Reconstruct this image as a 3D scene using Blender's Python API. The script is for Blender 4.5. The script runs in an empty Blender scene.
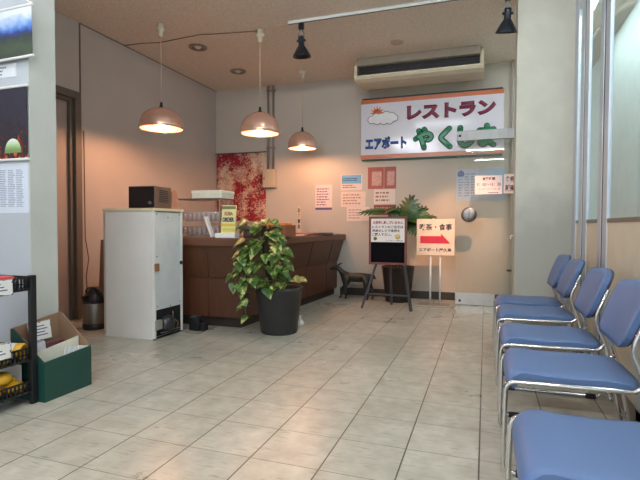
import bpy, bmesh, math, random
from mathutils import Vector, Matrix
random.seed(7)
PI = math.pi
SC = bpy.context.scene
COL = SC.collection

# ------------------------------------------------------------------ materials
def lin(c):
    return tuple(((v/12.92) if v <= .04045 else ((v+.055)/1.055)**2.4) for v in (x/255 for x in c))

def new_mat(name):
    m = bpy.data.materials.new(name); m.use_nodes = True
    nt = m.node_tree; b = nt.nodes['Principled BSDF']
    return m, nt, b

def nd(nt, t, **kw):
    n = nt.nodes.new(t)
    for k, v in kw.items():
        setattr(n, k, v)
    return n

def mat(name, rgb, rough=.5, metal=0., var=.06, scale=8., bump=0., bscale=200., spec=.5, coat=0., stretch=None, alpha=None):
    m, nt, b = new_mat(name)
    c = lin(rgb)
    tc = nd(nt, 'ShaderNodeTexCoord')
    mp = nd(nt, 'ShaderNodeMapping')
    if stretch: mp.inputs['Scale'].default_value = stretch
    nt.links.new(tc.outputs['Object'], mp.inputs['Vector'])
    no = nd(nt, 'ShaderNodeTexNoise'); no.inputs['Scale'].default_value = scale; no.inputs['Detail'].default_value = 5
    nt.links.new(mp.outputs[0], no.inputs['Vector'])
    cr = nd(nt, 'ShaderNodeValToRGB')
    cr.color_ramp.elements[0].position = .3; cr.color_ramp.elements[1].position = .7
    cr.color_ramp.elements[0].color = (*[x*(1-var) for x in c], 1)
    cr.color_ramp.elements[1].color = (*[min(1, x*(1+var)) for x in c], 1)
    nt.links.new(no.outputs['Fac'], cr.inputs[0]); nt.links.new(cr.outputs[0], b.inputs['Base Color'])
    b.inputs['Roughness'].default_value = rough; b.inputs['Metallic'].default_value = metal
    b.inputs['Specular IOR Level'].default_value = spec
    b.inputs['Coat Weight'].default_value = coat; b.inputs['Coat Roughness'].default_value = .1
    if bump:
        n2 = nd(nt, 'ShaderNodeTexNoise'); n2.inputs['Scale'].default_value = bscale; n2.inputs['Detail'].default_value = 3
        nt.links.new(mp.outputs[0], n2.inputs['Vector'])
        bp = nd(nt, 'ShaderNodeBump'); bp.inputs['Strength'].default_value = bump; bp.inputs['Distance'].default_value = .01
        nt.links.new(n2.outputs['Fac'], bp.inputs['Height']); nt.links.new(bp.outputs[0], b.inputs['Normal'])
    return m

def emit(name, rgb, s):
    m, nt, b = new_mat(name)
    b.inputs['Base Color'].default_value = (*lin(rgb), 1)
    b.inputs['Emission Color'].default_value = (*lin(rgb), 1); b.inputs['Emission Strength'].default_value = s
    return m

def glass(name, tint, clear=.9, rough=.02, spec=.5):
    """thin pane: tinted see-through layer mixed with a glossy dielectric"""
    m, nt, b = new_mat(name)
    tr = nd(nt, 'ShaderNodeBsdfTransparent'); tr.inputs[0].default_value = (*lin(tint), 1)
    mx = nd(nt, 'ShaderNodeMixShader'); mx.inputs[0].default_value = clear
    b.inputs['Base Color'].default_value = (*lin(tint), 1); b.inputs['Roughness'].default_value = rough
    b.inputs['Specular IOR Level'].default_value = spec
    fr = nd(nt, 'ShaderNodeFresnel'); fr.inputs[0].default_value = 1.5
    ge = nd(nt, 'ShaderNodeNewGeometry'); iv = nd(nt, 'ShaderNodeMath', operation='SUBTRACT'); iv.inputs[0].default_value = 1
    nt.links.new(ge.outputs['Backfacing'], iv.inputs[1])
    fm = nd(nt, 'ShaderNodeMath', operation='MULTIPLY'); nt.links.new(fr.outputs[0], fm.inputs[0]); nt.links.new(iv.outputs[0], fm.inputs[1])
    gl = nd(nt, 'ShaderNodeBsdfGlossy'); gl.inputs['Roughness'].default_value = rough
    m1 = nd(nt, 'ShaderNodeMixShader')
    df = nd(nt, 'ShaderNodeBsdfDiffuse'); df.inputs[0].default_value = (*lin(tint), 1)
    m0 = nd(nt, 'ShaderNodeMixShader'); m0.inputs[0].default_value = clear
    nt.links.new(df.outputs[0], m0.inputs[1]); nt.links.new(tr.outputs[0], m0.inputs[2])
    nt.links.new(fm.outputs[0], m1.inputs[0]); nt.links.new(m0.outputs[0], m1.inputs[1]); nt.links.new(gl.outputs[0], m1.inputs[2])
    out = nt.nodes['Material Output']; nt.links.new(m1.outputs[0], out.inputs['Surface'])
    nt.nodes.remove(b)
    return m

def ramp_mat(name, stops, scale, axis_mix=None, rough=.4, detail=6, dist=0., kind='noise', stretch=(1, 1, 1)):
    """blotchy printed picture: noise (optionally added to a height ramp in generated space) through a colour ramp"""
    m, nt, b = new_mat(name)
    tc = nd(nt, 'ShaderNodeTexCoord'); mp = nd(nt, 'ShaderNodeMapping'); mp.inputs['Scale'].default_value = stretch
    nt.links.new(tc.outputs['Generated'], mp.inputs[0])
    if kind == 'noise':
        no = nd(nt, 'ShaderNodeTexNoise'); no.inputs['Detail'].default_value = detail; no.inputs['Distortion'].default_value = dist
        o = no.outputs['Fac']
    else:
        no = nd(nt, 'ShaderNodeTexVoronoi'); o = no.outputs['Distance']
    no.inputs['Scale'].default_value = scale
    nt.links.new(mp.outputs[0], no.inputs['Vector'])
    if axis_mix is not None:
        sx = nd(nt, 'ShaderNodeSeparateXYZ'); nt.links.new(tc.outputs['Generated'], sx.inputs[0])
        ma = nd(nt, 'ShaderNodeMath', operation='MULTIPLY_ADD'); ma.inputs[1].default_value = axis_mix
        nt.links.new(o, ma.inputs[0]); nt.links.new(sx.outputs['Z'], ma.inputs[2]); o = ma.outputs[0]
        sb = nd(nt, 'ShaderNodeMath', operation='SUBTRACT'); sb.inputs[1].default_value = axis_mix*.5
        nt.links.new(o, sb.inputs[0]); o = sb.outputs[0]
    cr = nd(nt, 'ShaderNodeValToRGB')
    el = cr.color_ramp.elements
    while len(el) < len(stops): el.new(.5)
    for e, (p, c) in zip(el, stops):
        e.position = p; e.color = (*lin(c), 1)
    nt.links.new(o, cr.inputs[0]); nt.links.new(cr.outputs[0], b.inputs['Base Color'])
    b.inputs['Roughness'].default_value = rough
    return m

def floor_material():
    m, nt, b = new_mat('worn_tile')
    tc = nd(nt, 'ShaderNodeTexCoord'); sp = nd(nt, 'ShaderNodeSeparateXYZ'); nt.links.new(tc.outputs['Object'], sp.inputs[0])
    def line(out, off, size, w):
        a = nd(nt, 'ShaderNodeMath', operation='SUBTRACT'); a.inputs[1].default_value = off; nt.links.new(out, a.inputs[0])
        d = nd(nt, 'ShaderNodeMath', operation='DIVIDE'); d.inputs[1].default_value = size; nt.links.new(a.outputs[0], d.inputs[0])
        f = nd(nt, 'ShaderNodeMath', operation='FLOOR'); nt.links.new(d.outputs[0], f.inputs[0])
        r = nd(nt, 'ShaderNodeMath', operation='FRACT'); nt.links.new(d.outputs[0], r.inputs[0])
        p = nd(nt, 'ShaderNodeMath', operation='PINGPONG'); p.inputs[1].default_value = .5; nt.links.new(r.outputs[0], p.inputs[0])
        l = nd(nt, 'ShaderNodeMath', operation='LESS_THAN'); l.inputs[1].default_value = w/size; nt.links.new(p.outputs[0], l.inputs[0])
        return f.outputs[0], l.outputs[0]
    fx, lx = line(sp.outputs['X'], -.0143, .3422, .0036)
    fy, ly = line(sp.outputs['Y'], 1.6649, .3373, .0022)
    cb = nd(nt, 'ShaderNodeCombineXYZ'); nt.links.new(fx, cb.inputs[0]); nt.links.new(fy, cb.inputs[1])
    wn = nd(nt, 'ShaderNodeTexWhiteNoise'); nt.links.new(cb.outputs[0], wn.inputs['Vector'])
    def noise(sc, det, dis, st=(1, 1, 1)):
        mp = nd(nt, 'ShaderNodeMapping'); mp.inputs['Scale'].default_value = st; nt.links.new(tc.outputs['Object'], mp.inputs[0])
        n = nd(nt, 'ShaderNodeTexNoise'); n.inputs['Scale'].default_value = sc; n.inputs['Detail'].default_value = det; n.inputs['Distortion'].default_value = dis
        nt.links.new(mp.outputs[0], n.inputs['Vector']); return n.outputs['Fac']
    def ramp(src, a, ca, z, cz):
        r = nd(nt, 'ShaderNodeValToRGB'); r.color_ramp.elements[0].position = a; r.color_ramp.elements[1].position = z
        r.color_ramp.elements[0].color = (*ca, 1); r.color_ramp.elements[1].color = (*cz, 1); nt.links.new(src, r.inputs[0]); return r.outputs[0]
    def mul(a, c, fac=1.):
        x = nd(nt, 'ShaderNodeMix', data_type='RGBA', blend_type='MULTIPLY'); x.inputs[0].default_value = fac
        nt.links.new(a, x.inputs[6]); nt.links.new(c, x.inputs[7]); return x.outputs[2]
    base = ramp(wn.outputs['Value'], 0, lin((202, 198, 184)), 1, lin((212, 207, 193)))
    g1 = ramp(noise(1.6, 8, .2), .30, (.76, .76, .74), .66, (1, 1, 1))
    g2 = ramp(noise(11, 12, .05, (1, .8, 1)), .22, (.70, .69, .66), .74, (1, 1, 1))
    g3 = ramp(noise(70, 5, .6, (.12, 1, 1)), .57, (1, 1, 1), .72, (.66, .64, .60))
    c = mul(mul(mul(base, g1, .9), g2, 1.0), g3, 1.0)
    for l, k in ((lx, .30), (ly, .55)):
        x = nd(nt, 'ShaderNodeMix', data_type='RGBA'); nt.links.new(l, x.inputs[0]); nt.links.new(c, x.inputs[6])
        x.inputs[7].default_value = (*[v*k for v in lin((150, 142, 128))], 1); c = x.outputs[2]
    nt.links.new(c, b.inputs['Base Color'])
    rr = ramp(noise(1.3, 10, 0), .3, (.25,)*3, .7, (.36,)*3); nt.links.new(rr, b.inputs['Roughness'])
    b.inputs['Specular IOR Level'].default_value = .5
    bp = nd(nt, 'ShaderNodeBump'); bp.inputs['Strength'].default_value = .03; bp.inputs['Distance'].default_value = .01
    nt.links.new(noise(2.0, 1, 0), bp.inputs['Height']); nt.links.new(bp.outputs[0], b.inputs['Normal'])
    return m

def wall_material(name, rgb, grime=(.88, .86, .82)):
    m = mat(name, rgb, .75, 0, .035, 2.2, .10, 260, .25)
    return m

# ------------------------------------------------------------------ mesh helper
class M:
    def __init__(self): self.b = bmesh.new()
    def box(self, x0, x1, y0, y1, z0, z1, bev=0, seg=2):
        r = bmesh.ops.create_cube(self.b, size=1)
        v = r['verts']
        for p in v:
            p.co = Vector(((x0+x1)/2+p.co.x*(x1-x0), (y0+y1)/2+p.co.y*(y1-y0), (z0+z1)/2+p.co.z*(z1-z0)))
        if bev:
            e = {ed for p in v for ed in p.link_edges}
            bmesh.ops.bevel(self.b, geom=list(e), offset=bev, segments=seg, affect='EDGES', profile=.5)
        return self
    def tube(self, pts, r, n=10, cap=True, radii=None):
        pts = [Vector(p) for p in pts]
        rings = []
        t0 = (pts[1]-pts[0]).normalized()
        up = Vector((0, 0, 1)) if abs(t0.z) < .9 else Vector((1, 0, 0))
        u = t0.cross(up).normalized()
        for i, p in enumerate(pts):
            if i == 0: t = pts[1]-pts[0]
            elif i == len(pts)-1: t = pts[-1]-pts[-2]
            else: t = (pts[i]-pts[i-1]).normalized()+(pts[i+1]-pts[i]).normalized()
            t.normalize()
            u = (u-t*u.dot(t)); 
            if u.length < 1e-6: u = t.orthogonal()
            u.normalize(); w = t.cross(u)
            rr = radii[i] if radii else r
            rings.append([self.b.verts.new(p+u*rr*math.cos(2*PI*k/n)+w*rr*math.sin(2*PI*k/n)) for k in range(n)])
        for a, c in zip(rings, rings[1:]):
            for k in range(n):
                f = self.b.faces.new((a[k], a[(k+1) % n], c[(k+1) % n], c[k])); f.smooth = True
        if cap:
            self.b.faces.new(rings[0][::-1]); self.b.faces.new(rings[-1])
        return self
    def lathe(self, prof, c=(0, 0, 0), n=32, axis='Z', smooth=True):
        c = Vector(c); rings = []
        for r, h in prof:
            if r < 1e-6:
                rings.append([self.b.verts.new(self._ax(0, 0, h, axis)+c)])
            else:
                rings.append([self.b.verts.new(self._ax(r*math.cos(2*PI*k/n), r*math.sin(2*PI*k/n), h, axis)+c) for k in range(n)])
        for a, d in zip(rings, rings[1:]):
            for k in range(n):
                if len(a) == 1 and len(d) == 1: continue
                if len(a) == 1: f = self.b.faces.new((a[0], d[(k+1) % n], d[k]))
                elif len(d) == 1: f = self.b.faces.new((a[k], a[(k+1) % n], d[0]))
                else: f = self.b.faces.new((a[k], a[(k+1) % n], d[(k+1) % n], d[k]))
                f.smooth = smooth
        return self
    @staticmethod
    def _ax(x, y, h, axis):
        return Vector((x, y, h)) if axis == 'Z' else (Vector((x, h, y)) if axis == 'Y' else Vector((h, x, y)))
    def prism(self, pts, y0, y1, plane='XZ', bev=0):
        """extrude a 2-D outline; plane XZ is extruded along Y, YZ along X, XY along Z"""
        def P(a, c, d):
            return Vector((a, d, c)) if plane == 'XZ' else (Vector((d, a, c)) if plane == 'YZ' else Vector((a, c, d)))
        A = [self.b.verts.new(P(a, c, y0)) for a, c in pts]; B = [self.b.verts.new(P(a, c, y1)) for a, c in pts]
        n = len(pts)
        fs = [self.b.faces.new(A), self.b.faces.new(B[::-1])]
        for k in range(n):
            fs.append(self.b.faces.new((A[k], B[k], B[(k+1) % n], A[(k+1) % n])))
        if bev:
            e = {ed for f in fs[:2] for ed in f.edges}
            bmesh.ops.bevel(self.b, geom=list(e), offset=bev, segments=2, affect='EDGES', profile=.5)
        return self
    def rings(self, rs, cap=True, smooth=False):
        R = [[self.b.verts.new(Vector(p)) for p in r] for r in rs]
        for a, d in zip(R, R[1:]):
            for k in range(len(a)):
                f = self.b.faces.new((a[k], a[(k+1) % len(a)], d[(k+1) % len(a)], d[k])); f.smooth = smooth
        if cap:
            self.b.faces.new(R[0][::-1]); self.b.faces.new(R[-1])
        return self
    def poly(self, pts, smooth=False):
        f = self.b.faces.new([self.b.verts.new(Vector(p)) for p in pts]); f.smooth = smooth; return self
    def move(self, mtx):
        bmesh.ops.transform(self.b, matrix=mtx, verts=self.b.verts[:]); return self
    def build(self, name, m, parent=None, loc=None, smooth=False):
        me = bpy.data.meshes.new(name)
        bmesh.ops.recalc_face_normals(self.b, faces=self.b.faces[:])
        self.b.to_mesh(me); self.b.free()
        if m: me.materials.append(m)
        if smooth:
            for p in me.polygons: p.use_smooth = True
        o = bpy.data.objects.new(name, me); COL.objects.link(o)
        if parent: o.parent = parent
        if loc: o.location = loc
        return o

def tag(o, label, cat, group=None, kind=None):
    o['label'] = label; o['category'] = cat
    if group: o['group'] = group
    if kind: o['kind'] = kind
    return o
def thing(name, label, cat, loc=(0, 0, 0), rz=0, group=None):
    o = bpy.data.objects.new(name, None); COL.objects.link(o)
    o.empty_display_size = .05; o.location = loc; o.rotation_euler.z = rz
    return tag(o, label, cat, group)
def struct(o, label, cat):
    return tag(o, label, cat, None, 'structure')
def dup(root, loc, rz=None, label=None, group=None):
    r = root.copy(); COL.objects.link(r); r.location = loc
    if rz is not None: r.rotation_euler.z = rz
    if label: r['label'] = label
    if group: r['group'] = group
    for ch in list(root.children):
        c = ch.copy(); COL.objects.link(c); c.parent = r
        for g in list(ch.children):
            d = g.copy(); COL.objects.link(d); d.parent = c
    return r

def bend(pts, rad=.04, n=5):
    """round the corners of a polyline"""
    pts = [Vector(p) for p in pts]; out = [pts[0]]
    for a, p, c in zip(pts, pts[1:], pts[2:]):
        d1 = (a-p); d2 = (c-p); r = min(rad, d1.length*.45, d2.length*.45)
        s = p+d1.normalized()*r; e = p+d2.normalized()*r
        for k in range(n+1):
            t = k/n; out.append(s*(1-t)**2+p*2*t*(1-t)+e*t*t)
    out.append(pts[-1]); return out

# writing: text turned into a mesh that stands in the XZ plane facing -Y
def lettering(body, m, parent, x0, x1, z0, z1, y, bold=0., depth=.0015, name='lettering', rows=None, fit=True, shear=0.):
    cu = bpy.data.curves.new('lettering', 'FONT'); cu.body = body; cu.size = 1; cu.offset = bold; cu.extrude = 0
    cu.resolution_u = 3; cu.shear = shear
    t = bpy.data.objects.new('lettering', cu); COL.objects.link(t)
    dg = bpy.context.evaluated_depsgraph_get(); me = bpy.data.meshes.new_from_object(t.evaluated_get(dg))
    bpy.data.objects.remove(t)
    xs = [v.co.x for v in me.vertices]; ys = [v.co.y for v in me.vertices]
    if not xs: return None
    ax, bx, ay, by = min(xs), max(xs), min(ys), max(ys)
    sx = (x1-x0)/(bx-ax); sz = (z1-z0)/(by-ay)
    for v in me.vertices:
        v.co = Vector((x0+(v.co.x-ax)*sx, y, z0+(v.co.y-ay)*sz))
    b = bmesh.new(); b.from_mesh(me)
    r = bmesh.ops.extrude_face_region(b, geom=b.faces[:])
    for g in r['geom']:
        if isinstance(g, bmesh.types.BMVert): g.co.y -= depth
    bmesh.ops.recalc_face_normals(b, faces=b.faces[:])
    b.to_mesh(me); b.free()
    me.materials.clear(); me.materials.append(m); me.name = name
    o = bpy.data.objects.new(name, me); COL.objects.link(o); o.parent = parent
    return o

def dashes(m, parent, x0, x1, z0, z1, y, rows, h=.35, seed=1, name='fine_print', cols=1, depth=.001):
    """illegible small print: rows of short strokes"""
    r = random.Random(seed); q = M(); dz = (z1-z0)/rows
    for c in range(cols):
        cx0 = x0+(x1-x0)*c/cols; cx1 = x0+(x1-x0)*(c+.88)/cols
        for i in range(rows):
            z = z1-(i+.5)*dz; x = cx0
            end = cx1-(cx1-cx0)*r.random()*.35
            while x < end:
                w = dz*(.35+r.random()*.9)
                q.box(x, min(x+w, end), y-depth, y, z-dz*h/2*(.6+.4*r.random()), z+dz*h/2)
                x += w+dz*.25
    return q.build(name, m, parent)

def border_ring(h, seed, x=.004):
    """one continuous patterned border round a card of width .17 and height h (YZ plane)"""
    r = random.Random(seed); out = []; inn = []; n = 12; m_ = 8
    def side(a, c, k):
        for i in range(k): yield (a[0]+(c[0]-a[0])*i/k, a[1]+(c[1]-a[1])*i/k)
    cs = [(-.084, .001), (.084, .001), (.084, h-.001), (-.084, h-.001)]
    for i in range(4):
        for y, z in side(cs[i], cs[(i+1) % 4], n if i % 2 == 0 else m_):
            w = .002+.010*r.random()**2 if r.random() < .6 else .002
            out.append((y, z)); cy, cz = 0, h/2
            inn.append((y-math.copysign(min(w, abs(y)), y) if abs(y) > .07 else y, z-math.copysign(w, z-cz)))
    q = M(); n_ = len(out)
    A = [q.b.verts.new((x+.001, *p)) for p in out]; B = [q.b.verts.new((x+.001, *p)) for p in inn]
    for i in range(n_): q.b.faces.new((A[i], A[(i+1) % n_], B[(i+1) % n_], B[i]))
    return q

# ------------------------------------------------------------------ palette
WALL = wall_material('back_wall_paint', (194, 186, 174))
WALLL = wall_material('wall_paint', (188, 178, 170))
CEIL = mat('acoustic_ceiling', (234, 224, 211), .9, 0, .13, 60, .25, 120, .1)
FLOOR = floor_material()
COLM = mat('fabric_wallcovering', (214, 210, 195), .85, 0, .05, 5, .18, 420, .15)
FRONTW = mat('pale_wall_panel', (190, 195, 202), .6, 0, .03, 3, .03, 90)
ENDW = mat('greenish_wall_end', (190, 193, 186), .65, 0, .05, 4, .04, 120)
ALU = mat('aluminium', (205, 212, 222), .38, .55, .03, 6)
ALUD = mat('dark_gasket', (60, 64, 72), .6)
CREAM = mat('cream_panel', (214, 206, 184), .6, 0, .04, 6, .05, 200)
CHROME = mat('chrome', (215, 215, 215), .16, 1, .02, 5)
STEEL = mat('brushed_steel', (150, 150, 148), .5, 1, .08, 30, stretch=(1, 1, .1))
RUBBER = mat('black_rubber', (22, 22, 24), .7)
BLACK = mat('black_plastic', (26, 26, 28), .42)
SHELL = mat('dark_blue_shell', (38, 44, 66), .5)
BLUE = mat('blue_vinyl', (92, 116, 158), .46, 0, .05, 5, .05, 60, .4, stretch=(1, .25, 1))
WHITE = mat('white_paper', (236, 234, 232), .7, 0, .02, 20)
WHITEP = mat('white_paint', (222, 222, 218), .4, 0, .03, 6)
FRIDGE = mat('fridge_enamel', (226, 226, 222), .36, 0, .04, 3, .01, 40)
FRIDGEB = mat('fridge_back_sheet', (216, 220, 220), .4, 0, .07, 5)
LIDC = mat('cream_lid', (222, 208, 176), .5)
WOOD = mat('reddish_laminate', (88, 54, 38), .42, 0, .16, 3, 0, 1, .5, stretch=(9, 9, .8))
WOODT = mat('brown_countertop', (104, 68, 50), .4, 0, .1, 5)
PLINTH = mat('dark_plinth', (48, 40, 36), .55)
BASEB = mat('dark_baseboard', (58, 50, 46), .5)
DOORF = mat('brown_door_frame', (102, 94, 84), .5, .1, .06, 4)
DOORP = mat('brown_door_leaf', (166, 150, 142), .5, 0, .04, 3)
POTB = mat('black_pot', (44, 44, 46), .5, 0, .08, 6, .04, 60)
SOIL = mat('soil', (60, 46, 34), .95, 0, .3, 40, .5, 60)
BRONZE = mat('bronze', (62, 62, 58), .42, .55, .2, 12, .1, 60)
DARKG = mat('dark_grey_paint', (64, 66, 72), .5)
RED = mat('red_ink', (206, 38, 60), .5)
NAVY = mat('dark_ink', (40, 40, 58), .6)
REDF = mat('board_red_frame', (112, 62, 54), .5)
BOARD = mat('chalkboard', (14, 16, 21), .9, spec=.08)
GOLD = mat('yellow_wrap', (222, 168, 40), .35, 0, .15, 14)
INK = mat('grey_ink', (104, 104, 122), .7)
TAN = mat('cardboard', (150, 118, 92), .8, 0, .06, 9)
GREENB = mat('dark_green_card', (20, 66, 58), .5, 0, .06, 6)

def grey_lower(m, rgb, zmax, amount):  # mottled blend into the given tone, stronger towards the bottom
    nt = m.node_tree; b = nt.nodes['Principled BSDF']; src = b.inputs['Base Color'].links[0].from_socket
    tc = nd(nt, 'ShaderNodeTexCoord'); sp = nd(nt, 'ShaderNodeSeparateXYZ'); nt.links.new(tc.outputs['Object'], sp.inputs[0])
    no = nd(nt, 'ShaderNodeTexNoise'); no.inputs['Scale'].default_value = 3.5; no.inputs['Detail'].default_value = 8; nt.links.new(tc.outputs['Object'], no.inputs[0])
    ma = nd(nt, 'ShaderNodeMath', operation='MULTIPLY_ADD'); ma.inputs[1].default_value = -1.1; nt.links.new(no.outputs['Fac'], ma.inputs[0]); nt.links.new(sp.outputs['Z'], ma.inputs[2])
    mr = nd(nt, 'ShaderNodeMapRange'); mr.inputs[1].default_value = zmax-.35; mr.inputs[2].default_value = zmax-1.0; mr.inputs[3].default_value = 0; mr.inputs[4].default_value = amount
    nt.links.new(ma.outputs[0], mr.inputs[0])
    x = nd(nt, 'ShaderNodeMix', data_type='RGBA'); nt.links.new(mr.outputs[0], x.inputs[0]); nt.links.new(src, x.inputs[6]); x.inputs[7].default_value = (*lin(rgb), 1)
    nt.links.new(x.outputs[2], b.inputs['Base Color'])
grey_lower(COLM, (156, 158, 150), 1.5, .6)
# ------------------------------------------------------------------ setting
YB, XL, ZC, XP = 7.348, -4.48, 3.44, .80
def slab(name, label, cat, m, *a):
    return struct(M().box(*a).build(name, m), label, cat)
slab('floor', 'worn beige square tile floor with dark joints', 'floor', FLOOR, -6.5, 4, -5, YB+3, -.08, 0)
slab('ceiling', 'speckled tan acoustic ceiling', 'ceiling', CEIL, -6.5, 4, -5, YB+3, ZC, ZC+.1)
slab('wall_back', 'pale wall behind the counter and the restaurant sign', 'wall', WALL, XL-.1, XP+.05, YB, YB+.1, 0, ZC)
# left wall with a door opening
w = M(); w.box(XL-.12, XL, 4.375, YB, 0, ZC); w.box(XL-.12, XL, 2.5, 4.375, 2.635, ZC); w.box(XL-.12, XL, 0, 3.2, 0, 2.635)
struct(w.build('wall_left', WALLL), 'plain wall beside the counter with the brown door', 'wall')
slab('trim_1', 'dark vertical joint strip above the brown door frame', 'trim', DOORF, XL, XL+.008, 4.368, 4.385, 2.64, ZC)
slab('trim_2', 'thin dark strip along the top of the plain wall', 'trim', DOORF, XL, XL+.012, 4.385, YB, ZC-.006, ZC)  # slim dark strip where the wall meets the ceiling
d = bpy.data.objects.new('door_1', None); COL.objects.link(d); d.location = (XL, 3.79, 0)
struct(d, 'brown framed door in the plain wall behind the pale wall end', 'door')
f = M()
f.box(-.12, .02, .50, .585, 0, 2.635, .004); f.box(-.12, .02, -.59, -.505, 0, 2.635, .004); f.box(-.12, .02, -.505, .50, 2.55, 2.635, .004)
f.box(-.12, -.02, .455, .495, 0, 2.56, .003); f.box(-.12, -.02, -.5, -.46, 0, 2.56, .003); f.box(-.12, -.02, -.46, .455, 2.51, 2.56, .003)
f.build('frame', DOORF, d)
M().box(-.10, -.06, -.46, .455, 0, 2.51, .003).build('leaf', DOORP, d)
M().tube([(-.06, -.36, 1.0), (-.01, -.36, 1.0), (-.01, -.26, 1.0)], .01).build('handle', STEEL, d)
# baseboards
slab('baseboard_back', 'dark baseboard along the pale back wall', 'baseboard', BASEB, -2.2, XP, YB-.015, YB, 0, .115)
slab('baseboard_left', 'dark baseboard along the plain wall', 'baseboard', BASEB, XL, XL+.015, 4.40, YB, 0, .10)
# wall end with posters at the near left
slab('wall_front', 'pale panel wall hung with posters', 'wall', FRONTW, -6.5, -2.872, 2.372, 2.58, 0, ZC)
slab('wall_end', 'greenish grey end of the poster wall beside the cardboard box', 'wall', ENDW, -2.872, -2.86, 2.372, 2.58, 0, ZC)
# column and glazed partition on the right
slab('wall_column', 'cream fabric covered column between glass door and partition', 'column', COLM, .277, XP+.1, 5.2, 5.5, 0, ZC)
slab('trim_4', 'grey vertical jamb strip at the end of the back wall', 'trim', mat('grey_jamb', (168, 162, 150), .6), .33, .42, YB-.06, YB, 0, ZC)
RY = [(4.84, 5.2), (4.51, 4.70), (3.78, 4.08), (2.90, 3.03), (1.7, 1.83)]
# mullions (each one its own): wide light aluminium uprights
mull = [(5.02, 5.20), (4.52, 4.87), (3.80, 4.09), (2.74, 3.03), (1.66, 1.95), (.5, .78)]
names = ['beside the cream column', 'next to the narrow pane', 'between the two frosted panes', 'behind the middle chairs', 'behind the nearest chair', 'beyond the nearest chair']
for i, (a, c) in enumerate(mull):
    t = bpy.data.objects.new('trim_%d' % (5+i), None); COL.objects.link(t); t.location = (XP, (a+c)/2, 0)
    struct(t, 'pale aluminium partition upright ' + names[i], 'partition post')
    h = (c-a)/2
    if i == 0:
        M().box(-.006, .018, -h, h, 0, ZC, .002).build('frame', ALU, t)
    else:
        M().box(-.005, .018, -h, -.02, 0, ZC, .002).build('frame', ALU, t)
        M().box(-.005, .018, .035, h, 0, ZC, .002).build('frame', ALU, t)
        M().box(0, .016, -.02, .035, 0, ZC).build('groove', ALUD, t)
GL = glass('partition_glass', (246, 252, 251), .95, .03)
gaps = [(mull[i+1][1], mull[i][0]) for i in range(len(mull)-1)]
for i, (a, c) in enumerate(gaps):
    pan = M().box(XP+.003, XP+.03, a, c, .1, 1.13).build('wall_right', CREAM)
    struct(pan, 'cream lower partition panel ' + ['nearest the cream column', 'behind the second chair', 'behind the middle chairs', 'behind the fourth chair', 'behind the nearest chair'][i], 'partition panel')
    wn_ = bpy.data.objects.new('window_%d' % (i+1), None); COL.objects.link(wn_); wn_.location = (XP, (a+c)/2, 1.13)
    struct(wn_, 'pale frosted partition window ' + ['nearest the cream column', 'second from the cream column', 'third from the cream column', 'above the fourth chair', 'above the nearest chair'][i], 'window')
    h = (c-a)/2
    M().box(.008, .014, -h, h, .03, 2.31).build('pane', GL, wn_)
    M().box(-.002, .05, -h, h, 0, .03, .003).build('rail', STEEL, wn_)
    M().box(-.002, .05, -h, h, 1.98, 2.31, .003).build('header', ALU, wn_) if i == 0 else None
    M().box(.002, .007, -h, -h+.014, .03, 2.31).build('gasket', ALUD, wn_)
bb = M().box(XP-.005, XP+.05, .3, 5.2, 0, .10)
struct(bb.build('baseboard_right', mat('grey_skirting', (120, 112, 100), .6)), 'grey skirting under the partition behind the chairs', 'baseboard')
# pale room behind the partition glass
slab('wall_office', 'pale wall seen through the partition windows', 'wall', mat('office_wall', (206, 222, 220), .7), 1.43, 1.5, 0, YB+3, 0, ZC)
def half(a, b_): return [(1.43, 7.0-b_)]+[(1.43-a*math.sin(PI*k/24), 7.0-b_*math.cos(PI*k/24)) for k in range(1, 24)]+[(1.43, 7.0+b_)]
so = bpy.data.objects.new('ceiling_soffit', None); COL.objects.link(so); so.location = (0, 0, 0)
struct(so, 'curved ceiling soffit seen through the top of the partition windows', 'ceiling')
M().prism(half(.24, 1.27), 3.395, ZC, 'XY').build('rim', mat('soffit_rim', (206, 200, 184), .7), so)
M().prism(half(.215, 1.19), 3.39, 3.40, 'XY').build('panel', mat('soffit_panel', (150, 144, 130), .7), so)
# ------------------------------------------------------------------ glass door
dg_ = bpy.data.objects.new('door_2', None); COL.objects.link(dg_); dg_.location = (0, 6.97, 0)
struct(dg_, 'clear frameless glass door with steel fittings before the back wall', 'door')
DG = glass('door_glass', (247, 248, 245), .97, .01)
M().box(-.392, .41, -.005, .005, .02, 2.42).build('pane', DG, dg_)
M().box(-.392, .42, -.02, .02, 2.292, 2.425, .003).build('top_fitting', STEEL, dg_)
M().box(-.394, .13, -.022, .022, .004, .172, .003).build('bottom_fitting', mat('pale_steel', (196, 194, 188), .34, .8, .05, 20), dg_)
for x, z in ((-.352, 2.36), (-.33, .06)):
    M().lathe([(0, -.026), (.018, -.026), (.018, -.02)], (x, 0, z), 12, 'Y').build('lock', BLACK, dg_)
k = M(); k.lathe([(.0, -.05), (.03, -.052), (.085, -.048), (.102, -.040), (.104, -.03), (.10, -.024), (.05, -.02), (.03, -.006)], (-.22, 0, 1.262), 40, 'Y')
k.build('handle', mat('round_steel_disc', (124, 122, 120), .34, 1, .35, 3, stretch=(9, 1, 1)), dg_)
M().box(.28, .34, -.03, -.006, .49, .515, .004).build('door_catch', BLACK, dg_)

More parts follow.
